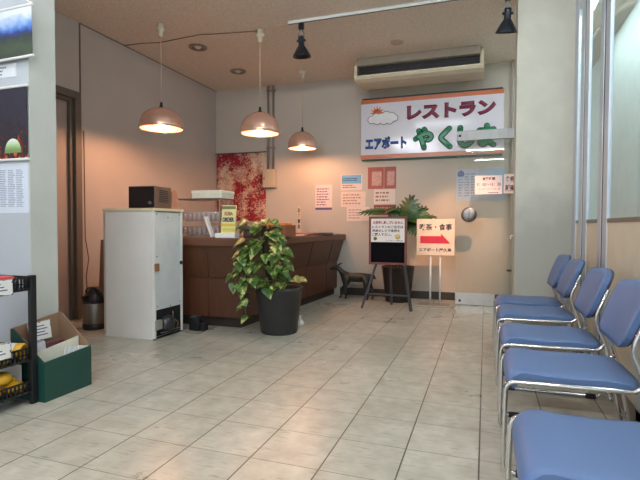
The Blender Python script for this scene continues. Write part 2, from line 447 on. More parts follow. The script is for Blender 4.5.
# ------------------------------------------------------------------ ceiling fluorescents out of frame (they light the hall)
TUBE = emit('fluorescent_tube', (238, 245, 252), 165.0)
TUBE2 = emit('fluorescent_tube_dim', (238, 245, 252), 44.0)
def fluo(x, y, label, tm=None):
    t = thing('fluorescent_light', label, 'ceiling light', (x, y, ZC), 0, 'fluorescent battens on the hall ceiling')
    M().box(-.63, .63, -.075, .075, -.035, 0, .006).build('housing', WHITEP, t)
    M().tube([(-.6, 0, -.06), (.6, 0, -.06)], .018, 12).build('tube', tm or TUBE, t)
    for s in (-1, 1): M().box(s*.615-.02, s*.615+.02, -.025, .025, -.085, -.03, .004).build('end_cap', WHITEP, t)
for x, y, l in ((-.95, 3.6, 'fluorescent batten nearest the counter'), (-.1, 1.2, 'fluorescent batten above the nearest chairs'), (-1.9, 1.2, 'fluorescent batten above the open tiles'),
                (0., -1.17, 'fluorescent batten behind the viewer'), (-1.9, -1.17, 'fluorescent batten behind the viewer by the poster wall'), (.2, -3.4, 'fluorescent batten deepest in the hall'), (-1.9, -3.4, 'fluorescent batten deepest in the hall by the poster wall')):
    fluo(x, y, l, TUBE2 if y > 3 else None)

# ------------------------------------------------------------------ pendant lamps
COPPER, nt, b = new_mat('copper_lamp_glass')
b.inputs['Base Color'].default_value = (*lin((218, 180, 160)), 1); b.inputs['Metallic'].default_value = .55; b.inputs['Roughness'].default_value = .24
tr = nd(nt, 'ShaderNodeBsdfTransparent'); tr.inputs[0].default_value = (1, .80, .66, 1)
mx = nd(nt, 'ShaderNodeMixShader'); mx.inputs[0].default_value = .05
nt.links.new(b.outputs[0], mx.inputs[1]); nt.links.new(tr.outputs[0], mx.inputs[2]); nt.links.new(mx.outputs[0], nt.nodes['Material Output'].inputs['Surface'])
BULB = emit('warm_bulb', (255, 186, 140), 470)
CORDM = mat('pale_cord', (196, 176, 150), .6)
def pendant(x, y, ztop, zbot, r, label):
    t = thing('pendant_lamp', label, 'pendant lamp', (x, y, ZC), 0, 'copper pendant lamps over the counter')
    zt, zb = ztop-ZC, zbot-ZC; h = zt-zb
    M().lathe([(0, 0), (.035, 0), (.035, -.05), (.05, -.05), (.05, -.085), (.028, -.09), (.028, -.15), (0, -.15)], n=20).build('ceiling_rose', mat('ivory_rose', (214, 204, 180), .5), t)
    M().tube([(0, 0, -.15), (0, 0, zt+.03)], .0045, 8).build('cord', CORDM, t)
    M().lathe([(0, zt+.06), (.014, zt+.06), (.016, zt+.02), (.03, zt+.004), (0, zt+.002)], n=16).build('cord_grip', BLACK, t)
    pr = []
    for k in range(13):
        a = PI/2*k/12
        pr.append((r*math.sin(a) if k else .012, zb+.035+(h-.035)*math.cos(a)))
    pr += [(r*1.015, zb+.02), (r*.99, zb)]
    inn = [(max(q*.965, .006), z-.006) for q, z in pr][::-1]
    sh = M().lathe(pr+inn, n=40).build('lamp_shade', COPPER, t)
    M().lathe([(0, zt-.01), (.02, zt-.01), (.022, zb+.095), (.018, zb+.085), (0, zb+.085)], n=16).build('socket', mat('lamp_socket', (230, 220, 200), .5), t)
    M().lathe([(0, zb+.09), (.018, zb+.083), (.034, zb+.055), (.04, zb+.025), (.034, zb), (.018, zb-.015), (0, zb-.019)], n=20).build('bulb', BULB, t)
pendant(-3.598, 4.70, 2.475, 2.23, .25, 'copper pendant lamp hanging nearest the plain wall above the fridge')
pendant(-2.581, 5.225, 2.465, 2.21, .232, 'copper pendant lamp in the middle of the three, nearest the electric box')
pendant(-2.597, 6.669, 2.505, 2.255, .213, 'copper pendant lamp hanging deepest, near the notices on the back wall')
# swagged cable
cab = []
P_ = [(-4.47, 5.09), (-4.2, 5.10), (-3.96, 5.155), (-3.6, 5.12), (-3.331, 5.098), (-3.1, 5.15), (-2.895, 5.182), (-2.7, 5.21), (-2.60, 5.225)]
for x, y in P_: cab.append((x, y, ZC-.008-(.0 if x != -3.6 else 0)))
tag(M().tube(cab, .005, 8).build('ceiling_cable', mat('brown_cable', (110, 84, 64), .6)), 'brown cable running along the ceiling to the middle pendant lamp', 'cable')
tag(M().tube([(-2.53, 5.222, ZC-.006), (-2.40, 5.19, ZC-.006), (-2.19, 5.135, ZC-.006)], .004, 8).build('ceiling_cable', CORDM), 'short pale cable between middle pendant lamp and the white track', 'cable')
# downlights
DLI = mat('downlight_reflector', (210, 200, 186), .2, .9)
for x, y, l in ((-3.596, 5.457, 'round recessed downlight in the ceiling above the fridge and the swagged cable'), (-3.574, 6.488, 'round recessed downlight in the ceiling corner by the back wall')):
    t = thing('downlight', l, 'ceiling light', (x, y, ZC), 0, 'recessed downlights')
    M().lathe([(.085, -.002), (.12, -.002), (.118, -.014), (.10, -.02), (.085, -.012), (.085, -.002)], n=32).build('trim_ring', mat('downlight_ring', (150, 130, 110), .3, .7), t)
    M().lathe([(0, -.003), (.085, -.003)], n=32).build('reflector', DLI, t)
    M().lathe([(0, -.022), (.03, -.02), (.042, -.008), (.045, -.003)], n=20).build('bulb', mat('unlit_bulb', (226, 222, 214), .3), t)
# track with spots
tk = thing('light_track', 'slim white lighting track across the tan ceiling', 'lighting track', (-1.3, 5.12, ZC))
M().box(-.87, 1.75, -.02, .02, -.032, 0, .003).build('rail', WHITEP, tk)
M().box(-.875, 1.755, -.006, .006, -.034, -.031).build('slot', ALUD, tk)
SPOTM = mat('black_spot_paint', (34, 38, 46), .35, .3)
def spot(x, label, tilt, az=0):
    t = thing('track_spotlight', label, 'spotlight', (x, 5.12, ZC-.034), 0, 'black spotlights on the ceiling track')
    M().box(-.03, .03, -.02, .02, -.075, 0, .006).build('adapter', SPOTM, t)
    M().tube(bend([(-.004, 0, -.075), (-.03, 0, -.11), (-.036, 0, -.2)], .02), .006, 8).tube(bend([(.004, 0, -.075), (.03, 0, -.11), (.036, 0, -.2)], .02), .006, 8).build('yoke', STEEL, t)
    hd = M().lathe([(0, .05), (.03, .05), (.034, .03), (.034, -.05), (.04, -.06), (.06, -.09), (.104, -.17), (.106, -.18), (.098, -.178), (.05, -.10), (0, -.09)], n=28)
    hd.lathe([(0, -.052), (.014, -.052), (.014, .052), (0, .052)], (0, 0, 0), 12, 'X')
    h = hd.build('lamp_head', SPOTM, t, (0, 0, -.2)); h.rotation_euler = (tilt, az, 0)
    M().lathe([(0, -.12), (.03, -.12), (.034, -.10), (0, -.09)], n=16).build('bulb', emit('spot_bulb', (255, 214, 170), 6) if label.startswith('black spotlight beside') else mat('spot_glass', (180, 180, 180), .2), h)
    return t
spot(-2.01, 'black spotlight at the free end of the white ceiling track', .12)
spot(.18, 'black spotlight beside the cream column, cut by the picture top', .30, .06)
# smoke detector
t = thing('round_cover_plate', 'faint round cover plate on the ceiling before the air conditioner', 'cover plate', (-1.096, 6.12, ZC))
M().lathe([(0, -.012), (.07, -.012), (.085, -.004), (.085, 0)], n=28).build('plate', mat('plate_tan', (196, 176, 154), .7), t)

# ------------------------------------------------------------------ air conditioner
ac = thing('air_conditioner', 'long cream ceiling air conditioner with dark grille above the restaurant sign', 'air conditioner', (-.91, 6.55, ZC))
IVORY = mat('ivory_plastic', (206, 196, 170), .45)
W2 = .84
body = [(0, 0), (.0, -.10), (.10, -.11), (.10, -.25), (.0, -.25), (.012, -.285), (.10, -.315), (.62, -.27), (.66, -.2), (.66, 0)]
M().prism(body, -W2+.02, W2-.02, 'YZ').build('body', IVORY, ac)
M().box(-W2+.02, W2-.02, -.008, .01, -.098, -.004, .003).build('top_panel', mat('ac_grey', (164, 152, 136), .4), ac)
M().box(-W2+.03, W2-.03, .06, .095, -.25, -.10).build('grille', mat('ac_dark', (34, 32, 32), .5), ac)
sl = M()
for i in range(4): sl.box(-W2+.03, W2-.03, .015, .055, -.125-.03*i-.004, -.125-.03*i)
for i in range(56): sl.box(-W2+.04+i*.0296, -W2+.045+i*.0296, .03, .06, -.25, -.10)
sl.build('louvre', mat('ac_louvre', (66, 60, 56), .4), ac)
M().box(-W2+.01, W2-.01, -.012, .012, -.258, -.238, .004).build('lip', mat('ac_lip', (220, 210, 184), .4), ac)
for s in (-1, 1): M().prism([(-.01, -.095), (-.012, -.258), (.01, -.29), (.10, -.32), (.62, -.275), (.665, -.2), (.665, -.005), (.1, -.005), (.1, -.1)], s*W2-.02, s*W2+.02, 'YZ', .004).build('end_panel', IVORY, ac)

# ------------------------------------------------------------------ restaurant sign
sg = thing('restaurant_sign', 'wide white wall sign with orange stripes and Japanese lettering reading restaurant', 'sign', (-1.862, 7.288, 2.137))
SW, SH = 2.09, .918
SIGNW, nt, b = new_mat('sign_face'); b.inputs['Base Color'].default_value = (*lin((224, 222, 230)), 1); b.inputs['Roughness'].default_value = .12
M().box(0, SW, 0, .056, 0, SH, .012).build('panel', SIGNW, sg)
OR = mat('orange_stripe', (196, 106, 62), .3)
M().box(.004, SW-.004, -.002, 0, SH-.066, SH-.004).build('stripe', OR, sg); M().box(.004, SW-.004, -.002, 0, .006, .066).build('stripe', OR, sg)
M().box(.02, SW-.02, .0, .05, SH, SH+.022, .004).build('top_edge', mat('sign_edge_dark', (40, 46, 42), .5), sg)
M().box(.02, SW-.02, .0, .05, -.022, 0, .004).build('bottom_edge', mat('sign_edge_green', (36, 84, 66), .5), sg)
def sx(u): return u*SW
def sz(v): return (1-v)*SH
sun = M(); cx, cz = sx(.125), sz(.235)
sun.lathe([(0, 0), (.062, 0), (.062, .003), (0, .003)], (cx, -.005, cz), 24, 'Y')
for k in range(12):
    a = 2*PI*k/12
    sun.prism([(cx+.066*math.cos(a-.2), cz+.066*math.sin(a-.2)), (cx+.116*math.cos(a), cz+.116*math.sin(a)), (cx+.066*math.cos(a+.2), cz+.066*math.sin(a+.2))], -.004, -.001)
sun.build('sun_emblem', mat('sun_orange', (210, 104, 48), .4), sg)
lobes = [(-.17, -.01, .055), (-.10, .03, .06), (-.02, .02, .065), (.06, .045, .07), (.14, .03, .06), (.19, 0, .045), (.11, -.03, .06), (.02, -.035, .06), (-.08, -.035, .055)]
for nm, m_, e, y in (('cloud_outline', mat('outline_black', (36, 30, 32), .5), .008, -.006), ('cloud', mat('cloud_white', (232, 230, 232), .4), 0, -.0085)):
    c_ = M(); pr = []
    for k in range(120):
        a = 2*PI*k/120; ux, uz = math.cos(a), math.sin(a); best = 0
        for dx, dz, r in lobes:
            dz *= .8; r += e; t_ = ux*dx+uz*dz; dd = dx*dx+dz*dz-t_*t_
            if dd < r*r: best = max(best, t_+math.sqrt(r*r-dd))
        pr.append((sx(.165)+ux*best, sz(.335)+uz*best))
    c_.prism(pr, y, .0)
    c_.build(nm, m_, sg)
INKB = mat('outline_ink', (34, 24, 30), .5)
for body_, u0, u1, v0, v1, m_, bd in (('レストラン', .345, .945, .155, .385, mat('sign_maroon', (136, 48, 76), .35), .045), ('エアポート', .04, .34, .64, .84, mat('sign_blue', (28, 88, 172), .35), .04)):
    e = .012
    lettering(body_, INKB, sg, sx(u0)-e*.5, sx(u1)+e*.5, sz(v1)-e*.6, sz(v0)+e*.6, -.0015, bd+.024 if bd > .035 or 1 else bd, name='lettering_outline')
    lettering(body_, m_, sg, sx(u0), sx(u1), sz(v1), sz(v0), -.0045, bd, name='lettering')

GLYPH = {'ya': [[(.02, .52), (.3, .70), (.62, .80), (.86, .72), (.90, .55), (.76, .44), (.60, .46)], [(.50, 1.0), (.60, .84)], [(.20, .94), (.36, .45), (.50, .04)]],
         'ku': [[(.76, .97), (.50, .74), (.26, .52), (.50, .30), (.80, .04)]],
         'shi': [[(.24, .97), (.22, .55), (.24, .25), (.38, .06), (.60, .06), (.80, .20), (.90, .38)]],
         'ma': [[(.14, .78), (.5, .77), (.86, .80)], [(.18, .54), (.5, .53), (.82, .56)], [(.52, 1.0), (.53, .6), (.52, .24), (.40, .06), (.20, .10), (.20, .24), (.40, .28), (.62, .20), (.86, .04)]]}
GRN = mat('sign_green', (30, 124, 84), .35)
for i, g in enumerate(('ya', 'ku', 'shi', 'ma')):
    u0 = sx(.405)+i*.293; w_ = .262; z0, h_ = sz(.865), .285
    for nm, m_, r, y in (('lettering_outline', INKB, .044, -.004), ('lettering', GRN, .034, -.0075)):
        q = M()
        for st_ in GLYPH[g]:
            P2 = bend([(u0+w_*a, 0, z0+h_*c) for a, c in st_], .06, 4)
            q.tube(P2, r, 10)
            for e_ in (P2[0], P2[-1]): q.lathe([(0, -r), (r*.7, -r*.7), (r, 0), (r*.7, r*.7), (0, r)], e_, 12)
        for v in q.b.verts: v.co.y = y+v.co.y*.08
        q.build(nm, m_, sg)
# ------------------------------------------------------------------ counter
def ringpts(d, z):
    return [(-3.5, 4.47-d, z), (-2.424+d*1.0, 4.50-d, z), (-2.255+d, 7.342, z), (-2.95, 7.342, z), (-3.02, 5.06, z), (-3.5, 5.06, z)]
ct = thing('service_counter', 'brown wooden service counter with flared front running to the back wall', 'counter', (0, 0, 0))
M().rings([ringpts(-.05, 0), ringpts(-.05, .11)]).build('plinth', PLINTH, ct)
M().rings([ringpts(0, .11), ringpts(0, .53)]).build('lower_panel', WOOD, ct)
M().rings([ringpts(.0, .53), ringpts(.012, .535), ringpts(.115, .875)]).build('upper_panel', mat('reddish_laminate_upper', (88, 57, 41), .42, 0, .16, 3, 0, 1, .5, stretch=(9, 9, .8)), ct)
M().rings([ringpts(.13, .875), ringpts(.148, .89), ringpts(.148, .955), ringpts(.138, .97)]).build('countertop', WOODT, ct)
def seg_pt(s, t, d, z):
    r = ringpts(d, z); a, c = Vector(r[s]), Vector(r[s+1]); return a+(c-a)*t
JT = mat('panel_joint_dark', (48, 28, 20), .6)
for s, t in ((0, .62), (1, .02), (1, .30), (1, .58), (1, .84)):
    j = M(); j.tube([seg_pt(s, t, .001, .115), seg_pt(s, t, .001, .53)], .003, 6); j.tube([seg_pt(s, t-.02*(1 if s == 0 else 0), .117, .872), seg_pt(s, t, .013, .535)], .003, 6)
    j.build('panel_joint', JT, ct)

# things on the counter -------------------------------------------------------
CW = .57
gc = thing('glass_display_case', 'clear glass display case of tumblers on the counter beside the fridge', 'display case', (-3.26, 4.475, .97))
CG = glass('case_glass', (248, 246, 244), .96, .02)
M().box(0, CW, 0, .30, .415, .424, .002).build('top_shelf', mat('smoked_shelf', (96, 84, 76), .3), gc)
M().box(  .012, CW-.012, .01, .29, .165, .171).build('shelf', mat('shelf_glass', (190, 178, 168), .15), gc)
M().box(0, CW, 0, .30, 0, .012, .002).build('base', mat('case_base', (150, 132, 120), .4), gc)
for n_, a in (('side_pane', (0, .006, 0, .3, .012, .415)), ('side_pane', (CW-.006, CW, 0, .3, .012, .415)), ('back_pane', (.006, CW-.006, .294, .30, .012, .415))): M().box(*a).build(n_, CG, gc)
for x in (.004, CW-.004): M().tube([(x, .004, .012), (x, .004, .415)], .006, 8).build('post', STEEL, gc)
TG = glass('tumbler_glass', (250, 246, 244), .78, .03)
def tumbler(loc, label, group):
    t = M().lathe([(.0, 0), (.022, 0), (.0275, .105), (.0262, .105), (.021, .008), (0, .008)], n=14).build('tumbler', TG, None, loc)
    return tag(t, label, 'glass', group)
t0 = None
for lvl, z, lab, grp in ((0, 1.144, 'clear tumbler on the upper shelf of the glass case', 'tumblers on the upper case shelf'), (1, .985, 'clear tumbler on the bottom of the glass case', 'tumblers on the lower case shelf')):
    for j in range(2):
        for i in range(9):
            loc = (-3.215+i*.0595+.01*j, 4.54+j*.11, z)
            if t0 is None: t0 = tumbler(loc, lab, grp)
            else:
                c = t0.copy(); COL.objects.link(c); c.location = loc; c['label'] = lab; c['group'] = grp
wb = thing('white_box', 'flat cream white box lying on top of the glass case', 'box', (-3.05, 4.5, 1.394))
M().box(0, .37, 0, .27, 0, .06, .004).build('tray', mat('cream_box', (226, 226, 206), .5), wb); M().box(-.005, .375, -.005, .275, .05, .086, .004).build('lid', mat('cream_lid_box', (232, 232, 214), .5), wb)
# menu stand
ms = thing('menu_stand', 'yellow order card standing in a white holder at the counter corner', 'menu card', (-2.58, 4.40, .97))
M().prism([(-.10, 0), (.14, 0), (.14, .05), (-.10, .05)], -.04, .06, 'XZ', .004).build('holder', WHITE, ms)
card = M().prism([(-.05, .04), (.115, .04), (.135, .34), (-.03, .345)], .0, .012, 'XZ').build('card', mat('pale_yellow_card', (236, 222, 160), .5), ms)
M().prism([(-.036, .300), (.128, .300), (.130, .33), (-.034, .332)], -.0015, 0, 'XZ').build('heading_band', mat('olive_band', (120, 128, 84), .5), card)
lettering('SOBA', mat('brown_ink', (150, 84, 50), .5), card, -.005, .095, .235, .275, 0, .03)
lettering('ORDER', mat('navy_ink', (38, 48, 78), .5), card, -.03, .108, .168, .215, 0, .05)
M().box(-.045, .118, -.0015, 0, .12, .15).build('print_band', mat('gold_print', (226, 196, 84), .5), card)
M().box(-.048, .114, -.0015, 0, .065, .105).build('print_band', mat('gold_print_2', (214, 206, 110), .5), card)
wc = tag(M().prism([(-2.83, 1.19), (-2.805, 1.195), (-2.72, .976), (-2.745, .974)], 4.385, 4.44, 'XZ', .002).build('leaning_card', mat('white_card', (232, 224, 218), .5)), 'narrow white card leaning beside the yellow order card', 'card')
# cash tray with greens behind the pothos
bt = thing('cash_tray', 'dark grey tray on a small box behind the trailing plant', 'tray', (-2.42, 4.66, .97))
M().box(-.06, .10, -.05, .05, 0, .085, .006).build('box', mat('dark_box', (70, 60, 54), .6), bt)
M().rings([[(-.09, -.07, .085), (.13, -.07, .085), (.13, .07, .085), (-.09, .07, .085)], [(-.11, -.09, .125), (.15, -.09, .125), (.15, .09, .125), (-.11, .09, .125)]]).build('tray', mat('tray_grey', (92, 100, 104), .4), bt)
# wooden box with orange packets
ob = thing('wooden_tray_box', 'brown wooden box holding orange packets on the counter', 'box', (-2.34, 5.2, .972))
q = M(); q.box(-.17, .17, -.16, -.145, 0, .135, .002); q.box(-.17, .17, .145, .16, 0, .135, .002); q.box(-.17, -.155, -.145, .145, 0, .135, .002); q.box(  .155, .17, -.145, .145, 0, .135, .002); q.box(-.155, .155, -.145, .145, 0, .012)
q.build('box', mat('warm_wood', (142, 84, 54), .5, 0, .15, 4, stretch=(1, 6, 6)), ob)
M().box(  .0, .14, -.163, -.16, .075, .115).build('slot', BLACK, ob)
OP = mat('orange_packet', (226, 132, 60), .4)
for i in range(8):
    z8 = 0 if i < 4 else .077
    p = M().box(-.07, .07, -.055, .055, 0, .075, .014).build('snack_packet', OP, None, (-2.417+.152*(i % 2), 5.135+.125*(i % 4//2), .985+z8))
    p.rotation_euler = (0, 0, .0)
    tag(p, 'flat orange packet lying in the brown wooden box', 'packet', 'orange packets in the wooden box')
# booklets near the far end
for (x, y, z, c, l) in ((-2.36, 6.0, .972, (226, 216, 208), 'white booklet lying under the red one on the counter'), (-2.33, 6.1, .985, (176, 52, 58), 'red booklet on the white booklet at the counter end'), (-2.26, 6.55, .972, (84, 72, 72), 'dark flat booklet between the red booklet and the back wall'), (-2.3, 7.0, .972, (206, 176, 150), 'tan paper stack at the counter end by the wall')):
    t = thing('booklet', l, 'booklet', (x, y, z))
    M().box(-.13, .13, -.19, .19, 0, .013 if c[0] != 84 else .03, .002).build('cover', mat('booklet_%d' % c[0], c, .4), t); M().box(-.125, .125, -.185, .185, .002, .011).build('pages', WHITE, t)
# narrow sign with vertical characters
vs = thing('vertical_name_strip', 'narrow strip of vertical black characters standing on the counter before the wall', 'sign', (-2.74, 6.9, .972))
M().box(-.028, .028, 0, .01, 0, .43, .002).build('strip', mat('strip_paper', (214, 190, 160), .6), vs)
M().box(-.05, .05, -.03, .04, 0, .02, .004).build('foot', TAN, vs)
for i, ch in enumerate('お食事処'): lettering(ch, NAVY, vs, -.02, .02, .335-.085*i, .405-.085*i, 0, .03)

# ------------------------------------------------------------------ refrigerator
fr = thing('refrigerator', 'old white refrigerator with its open compressor back turned to the room', 'refrigerator', (-3.555, 3.745, 0))
FW, FD, FH = .595, .455, 1.235
b_ = M(); b_.box(0, FW-.03, 0, FD, .0, FH, .006); b_.build('body', FRIDGE, fr)
M().box(-.006, FW+.01, -.012, FD+.008, FH, FH+.028, .005).build('top_lid', LIDC, fr)
M().box(FW-.03, FW, 0, .03, .015, FH, .004).build('edge_strip', FRIDGE, fr); M().box(FW-.03, FW, FD-.03, FD, .015, FH, .004).build('edge_strip', FRIDGE, fr)
M().box(FW-.03, FW-.006, .03, FD-.03, .285, FH-.01, .003).build('back_panel', FRIDGEB, fr)
M().box(0, .022, -.004, 0, .02, FH-.01).build('door_edge', mat('grey_gasket', (176, 172, 164), .5), fr)
M().box(FW-.028, FW-.012, .03, FD-.03, .03, .285).build('compressor_bay', mat('bay_black', (18, 18, 20), .7), fr)
cp = M(); cp.lathe([(0, .0), (.06, 0), (.085, .03), (.09, .08), (.075, .125), (.04, .15), (0, .155)], (FW-.02, .20, .06), 20); cp.build('compressor', mat('compressor_black', (44, 44, 48), .35), fr)
M().tube(bend([(FW-.0, .34, .05), (FW+.012, .36, .12), (FW-.01, .30, .16), (FW+.008, .27, .24)], .03), .007, 8).build('pipe', mat('copper_pipe', (150, 120, 96), .4, .6), fr)
M().tube(bend([(FW, .09, .06), (FW+.01, .16, .05), (FW+.01, .26, .06), (FW+.005, .40, .055)], .03), .006, 8).build('pipe', mat('grey_pipe', (150, 150, 150), .4, .6), fr)
M().box(FW-.01, FW+.025, .01, .09, .10, .19, .004).build('bracket_box', mat('grey_box', (150, 146, 138), .5), fr)
M().box(FW-.008, FW+.01, .13, .17, .08, .12, .002).build('tag', WHITE, fr)
M().box(FW-.004, FW+.016, .005, .06, .66, .735, .003).build('latch', mat('brown_latch', (150, 108, 74), .5), fr)
M().box(FW-.004, FW+.012, FD-.05, FD-.02, .70, .735, .003).build('catch', BLACK, fr)
sc_ = M()
for y, z in ((.05, FH-.03), (.22, FH-.06), (FD-.05, FH-.03), (.05, .32), (FD-.05, .32), (.25, .30), (.05, .8)): sc_.lathe([(0, .0), (.006, 0), (.006, -.004)], (FW-.002, y, z), 8, 'X')
sc_.build('screws', mat('screw', (90, 90, 90), .4, .6), fr)
M().box(0, FW-.02, .02, FD-.02, 0, .02).build('foot_rail', BLACK, fr)
sa = thing('small_appliance', 'small dark boxy appliance with slatted side standing on the fridge', 'appliance', (-3.30, 3.80, 1.264))
M().box(0, .312, 0, .25, 0, .215, .006).build('body', mat('brown_black_metal', (112, 86, 72), .4, .1), sa)
M().box(.008, .304, -.006, .002, .008, .207, .002).build('front_glass', mat('dark_front', (26, 24, 26), .15), sa)
vv = M()
for i in range(7): vv.box(.311, .3145, .06, .2, .06+.018*i, .068+.018*i)
vv.build('side_vents', BLACK, sa)
M().lathe([(0, -.02), (.016, -.02), (.018, -.006)], (.26, 0, .05), 16, 'Y').build('knob', mat('knob_grey', (90, 84, 80), .4), sa)
tag(M().prism([(4.065, 1.264), (4.085, 1.44), (4.11, 1.46), (4.15, 1.45), (4.19, 1.35), (4.19, 1.264)], -3.08, -3.0, 'YZ', .002).build('folded_cloth', mat('pinkish_cloth', (196, 138, 112), .5, 0, .2, 6)), 'pinkish brown folded cover beside the dark appliance on the fridge', 'cloth')
# small black things by the fridge foot
pb = thing('power_adapter', 'small black adapter box on the floor between fridge and counter', 'adapter', (-2.86, 4.29, 0))
M().box(-.06, .06, -.05, .05, 0, .135, .01).build('box', BLACK, pb); M().box(-.05, .03, -.045, .045, .135, .15, .004).build('cap', DARKG, pb); M().box(.06, .12, -.04, .04, 0, .09, .008).build('plug', BLACK, pb)
# thermos
th = thing('thermos_jug', 'steel insulated jug with black top on the floor beside the fridge', 'thermos', (-3.93, 4.0, 0))
M().lathe([(0, 0), (.115, 0), (.12, .01), (.12, .055), (.112, .06)], n=28).build('base', BLACK, th)
M().lathe([(.112, .058), (.114, .06), (.114, .27), (.11, .28)], n=28).build('body', STEEL, th)
M().lathe([(.116, .275), (.12, .28), (.115, .34), (.09, .37), (.06, .40), (.05, .44), (0, .445)], n=28).build('top', BLACK, th)
M().box(-.02, .02, -.16, -.08, .33, .365, .01).build('spout', BLACK, th)
M().tube(bend([(-.11, 0, .32), (-.08, -.03, .43), (.08, -.03, .43), (.11, 0, .32)], .05), .012, 8).build('handle', BLACK, th)
cb_ = M().box(-.10, .10, -.012, .012, 0, .93, .003).build('wooden_board', mat('brown_board', (128, 96, 74), .6, 0, .1, 4, stretch=(6, 6, .6)), None, (-4.14, 4.36, 0)); cb_.rotation_euler = (-.06, 0, -.1)
tag(cb_, 'brown board leaning upright behind the steel jug', 'board')
tag(M().tube([(-4.455, 4.40, 2.2), (-4.452, 4.40, 1.4), (-4.46, 4.41, .95), (-4.44, 4.44, .7), (-4.45, 4.41, .5), (-4.44, 4.42, .02)], .006, 8).build('electric_cable', mat('brown_cord', (104, 78, 64), .6)), 'thin brown cord hanging down beside the brown door frame', 'cord')

# ------------------------------------------------------------------ wall items
def wallmat_red():
    m, nt, b = new_mat('red_floral_fabric')
    tc = nd(nt, 'ShaderNodeTexCoord')
    def nz(sc, de, di):
        n = nd(nt, 'ShaderNodeTexNoise'); n.inputs['Scale'].default_value = sc; n.inputs['Detail'].default_value = de; n.inputs['Distortion'].default_value = di
        nt.links.new(tc.outputs['Object'], n.inputs['Vector']); return n.outputs['Fac']
    mixn = nd(nt, 'ShaderNodeMath', operation='MULTIPLY_ADD'); mixn.inputs[1].default_value = .8
    a = nz(2.6, 2, .6); c = nz(26, 4, 1.2)
    nt.links.new(c, mixn.inputs[0]); nt.links.new(a, mixn.inputs[2])
    cr = nd(nt, 'ShaderNodeValToRGB'); e = cr.color_ramp.elements
    e[0].position = .88; e[0].color = (*lin((146, 26, 40)), 1); e[1].position = .92; e[1].color = (*lin((206, 186, 160)), 1)
    x = e.new(.97); x.color = (*lin((176, 66, 66)), 1); x = e.new(1.); x.color = (*lin((206, 186, 160)), 1)
    nt.links.new(mixn.outputs[0], cr.inputs[0]); nt.links.new(cr.outputs[0], b.inputs['Base Color']); b.inputs['Roughness'].default_value = .8
    return m
RF = wallmat_red()
hg = thing('wall_hanging', 'red and cream floral fabric hanging on the back wall behind the counter', 'wall hanging', (-3.99, YB-.006, 1.18))
for s, x0, x1 in ((0, -.474, -.004), (1, .004, .474)):
    q = M(); n = 12
    fr_ = [(x0+(x1-x0)*k/n, -.008-.006*math.sin(k*1.3+s)) for k in range(n+1)]
    q.rings([[(x, y, 0) for x, y in fr_]+[(x, y+.004, 0) for x, y in fr_[::-1]], [(x, y, 1.16) for x, y in fr_]+[(x, y+.004, 1.16) for x, y in fr_[::-1]]], smooth=False)
    q.build('fabric_panel', RF, hg)
M().tube([(-.49, -.012, 1.165), (.49, -.012, 1.165)], .009, 8).build('rod', mat('dark_rod', (70, 56, 50), .5), hg)
GALV = mat('grey_conduit', (150, 142, 132), .45, .4)
for x, l in ((-3.465, 'grey conduit nearest the red hanging above the electric box'), (-3.375, 'grey conduit above the electric box, nearest the restaurant sign')):
    t = thing('conduit', l, 'conduit', (x, YB-.022, 2.04))
    M().tube([(0, 0, 0), (0, 0, 1.39)], .019, 12).build('pipe', GALV, t)
    for z in (.35, .85, 1.3): M().box(-.035, .035, -.008, .02, z, z+.03, .003).build('clamp', GALV, t)
eb = thing('electric_box', 'beige electric box on the back wall beside the red hanging', 'electric box', (-3.425, YB, 1.735))
M().box(-.11, .11, -.10, 0, 0, .305, .006).build('body', mat('beige_box', (178, 166, 146), .5), eb)
M().box(-.105, .105, -.106, -.098, .006, .299, .003).build('cover', mat('beige_cover', (184, 172, 150), .45), eb)
M().box(-.085, -.07, -.112, -.104, .13, .17, .002).build('catch', DARKG, eb)

def notice(name, label, x0, x1, z0, z1, rgb, y=YB, printcol=INK, rows=8, seed=1, cols=1, cat='notice', head=None, foot=None, margin=.12):
    t = thing(name, label, cat, ((x0+x1)/2, y, z0))
    w = (x1-x0)/2; h = z1-z0
    M().box(-w, w, -.003, 0, 0, h).build('sheet', mat('paper_%s_%d' % (name, seed), rgb, .7, 0, .02, 12), t)
    top = h*(1-margin)
    if head:
        M().box(-w*.92, w*.92, -.0045, -.003, h*(1-head[1]), h*.97).build('heading_band', mat('head_%d' % seed, head[0], .6), t); top = h*(.95-head[1])
    bot = h*margin
    if foot:
        M().box(-w, w, -.0045, -.003, 0, h*foot[1]).build('footer_band', mat('foot_%d' % seed, foot[0], .6), t); bot = h*(foot[1]+.06)
    if rows: dashes(printcol, t, -w*.84, w*.88, bot, top, -.003, rows, .5, seed, cols=cols)
    return t
n1 = notice('notice_sheet', 'white notice with a purple footer alone on the wall over the counter end', -2.629, -2.345, 1.36, 1.767, (226, 208, 204), rows=7, seed=1, foot=((92, 84, 132), .09), printcol=mat('violet_ink', (122, 100, 140), .7))
n2 = notice('notice_sheet', 'notice with a bright blue upper half, topmost of its column', -2.196, -1.849, 1.668, 1.915, (224, 206, 200), rows=2, seed=2, head=((104, 170, 214), .58), printcol=mat('dim_ink', (120, 92, 100), .7))
dashes(NAVY, n2, -.15, .15, .14, .20, -.0045, 2, .5, 4)
notice('notice_sheet', 'pale notice directly under the blue one', -2.195, -1.79, 1.405, 1.645, (226, 206, 194), rows=4, seed=3, printcol=mat('faded_ink', (176, 138, 130), .7))
notice('notice_sheet', 'pale notice lowest, overlapping the one under the blue notice', -2.094, -1.733, 1.18, 1.402, (228, 210, 200), y=YB-.003, rows=4, seed=5, printcol=mat('faded_ink_b', (186, 150, 146), .7))
RB = (160, 92, 84)
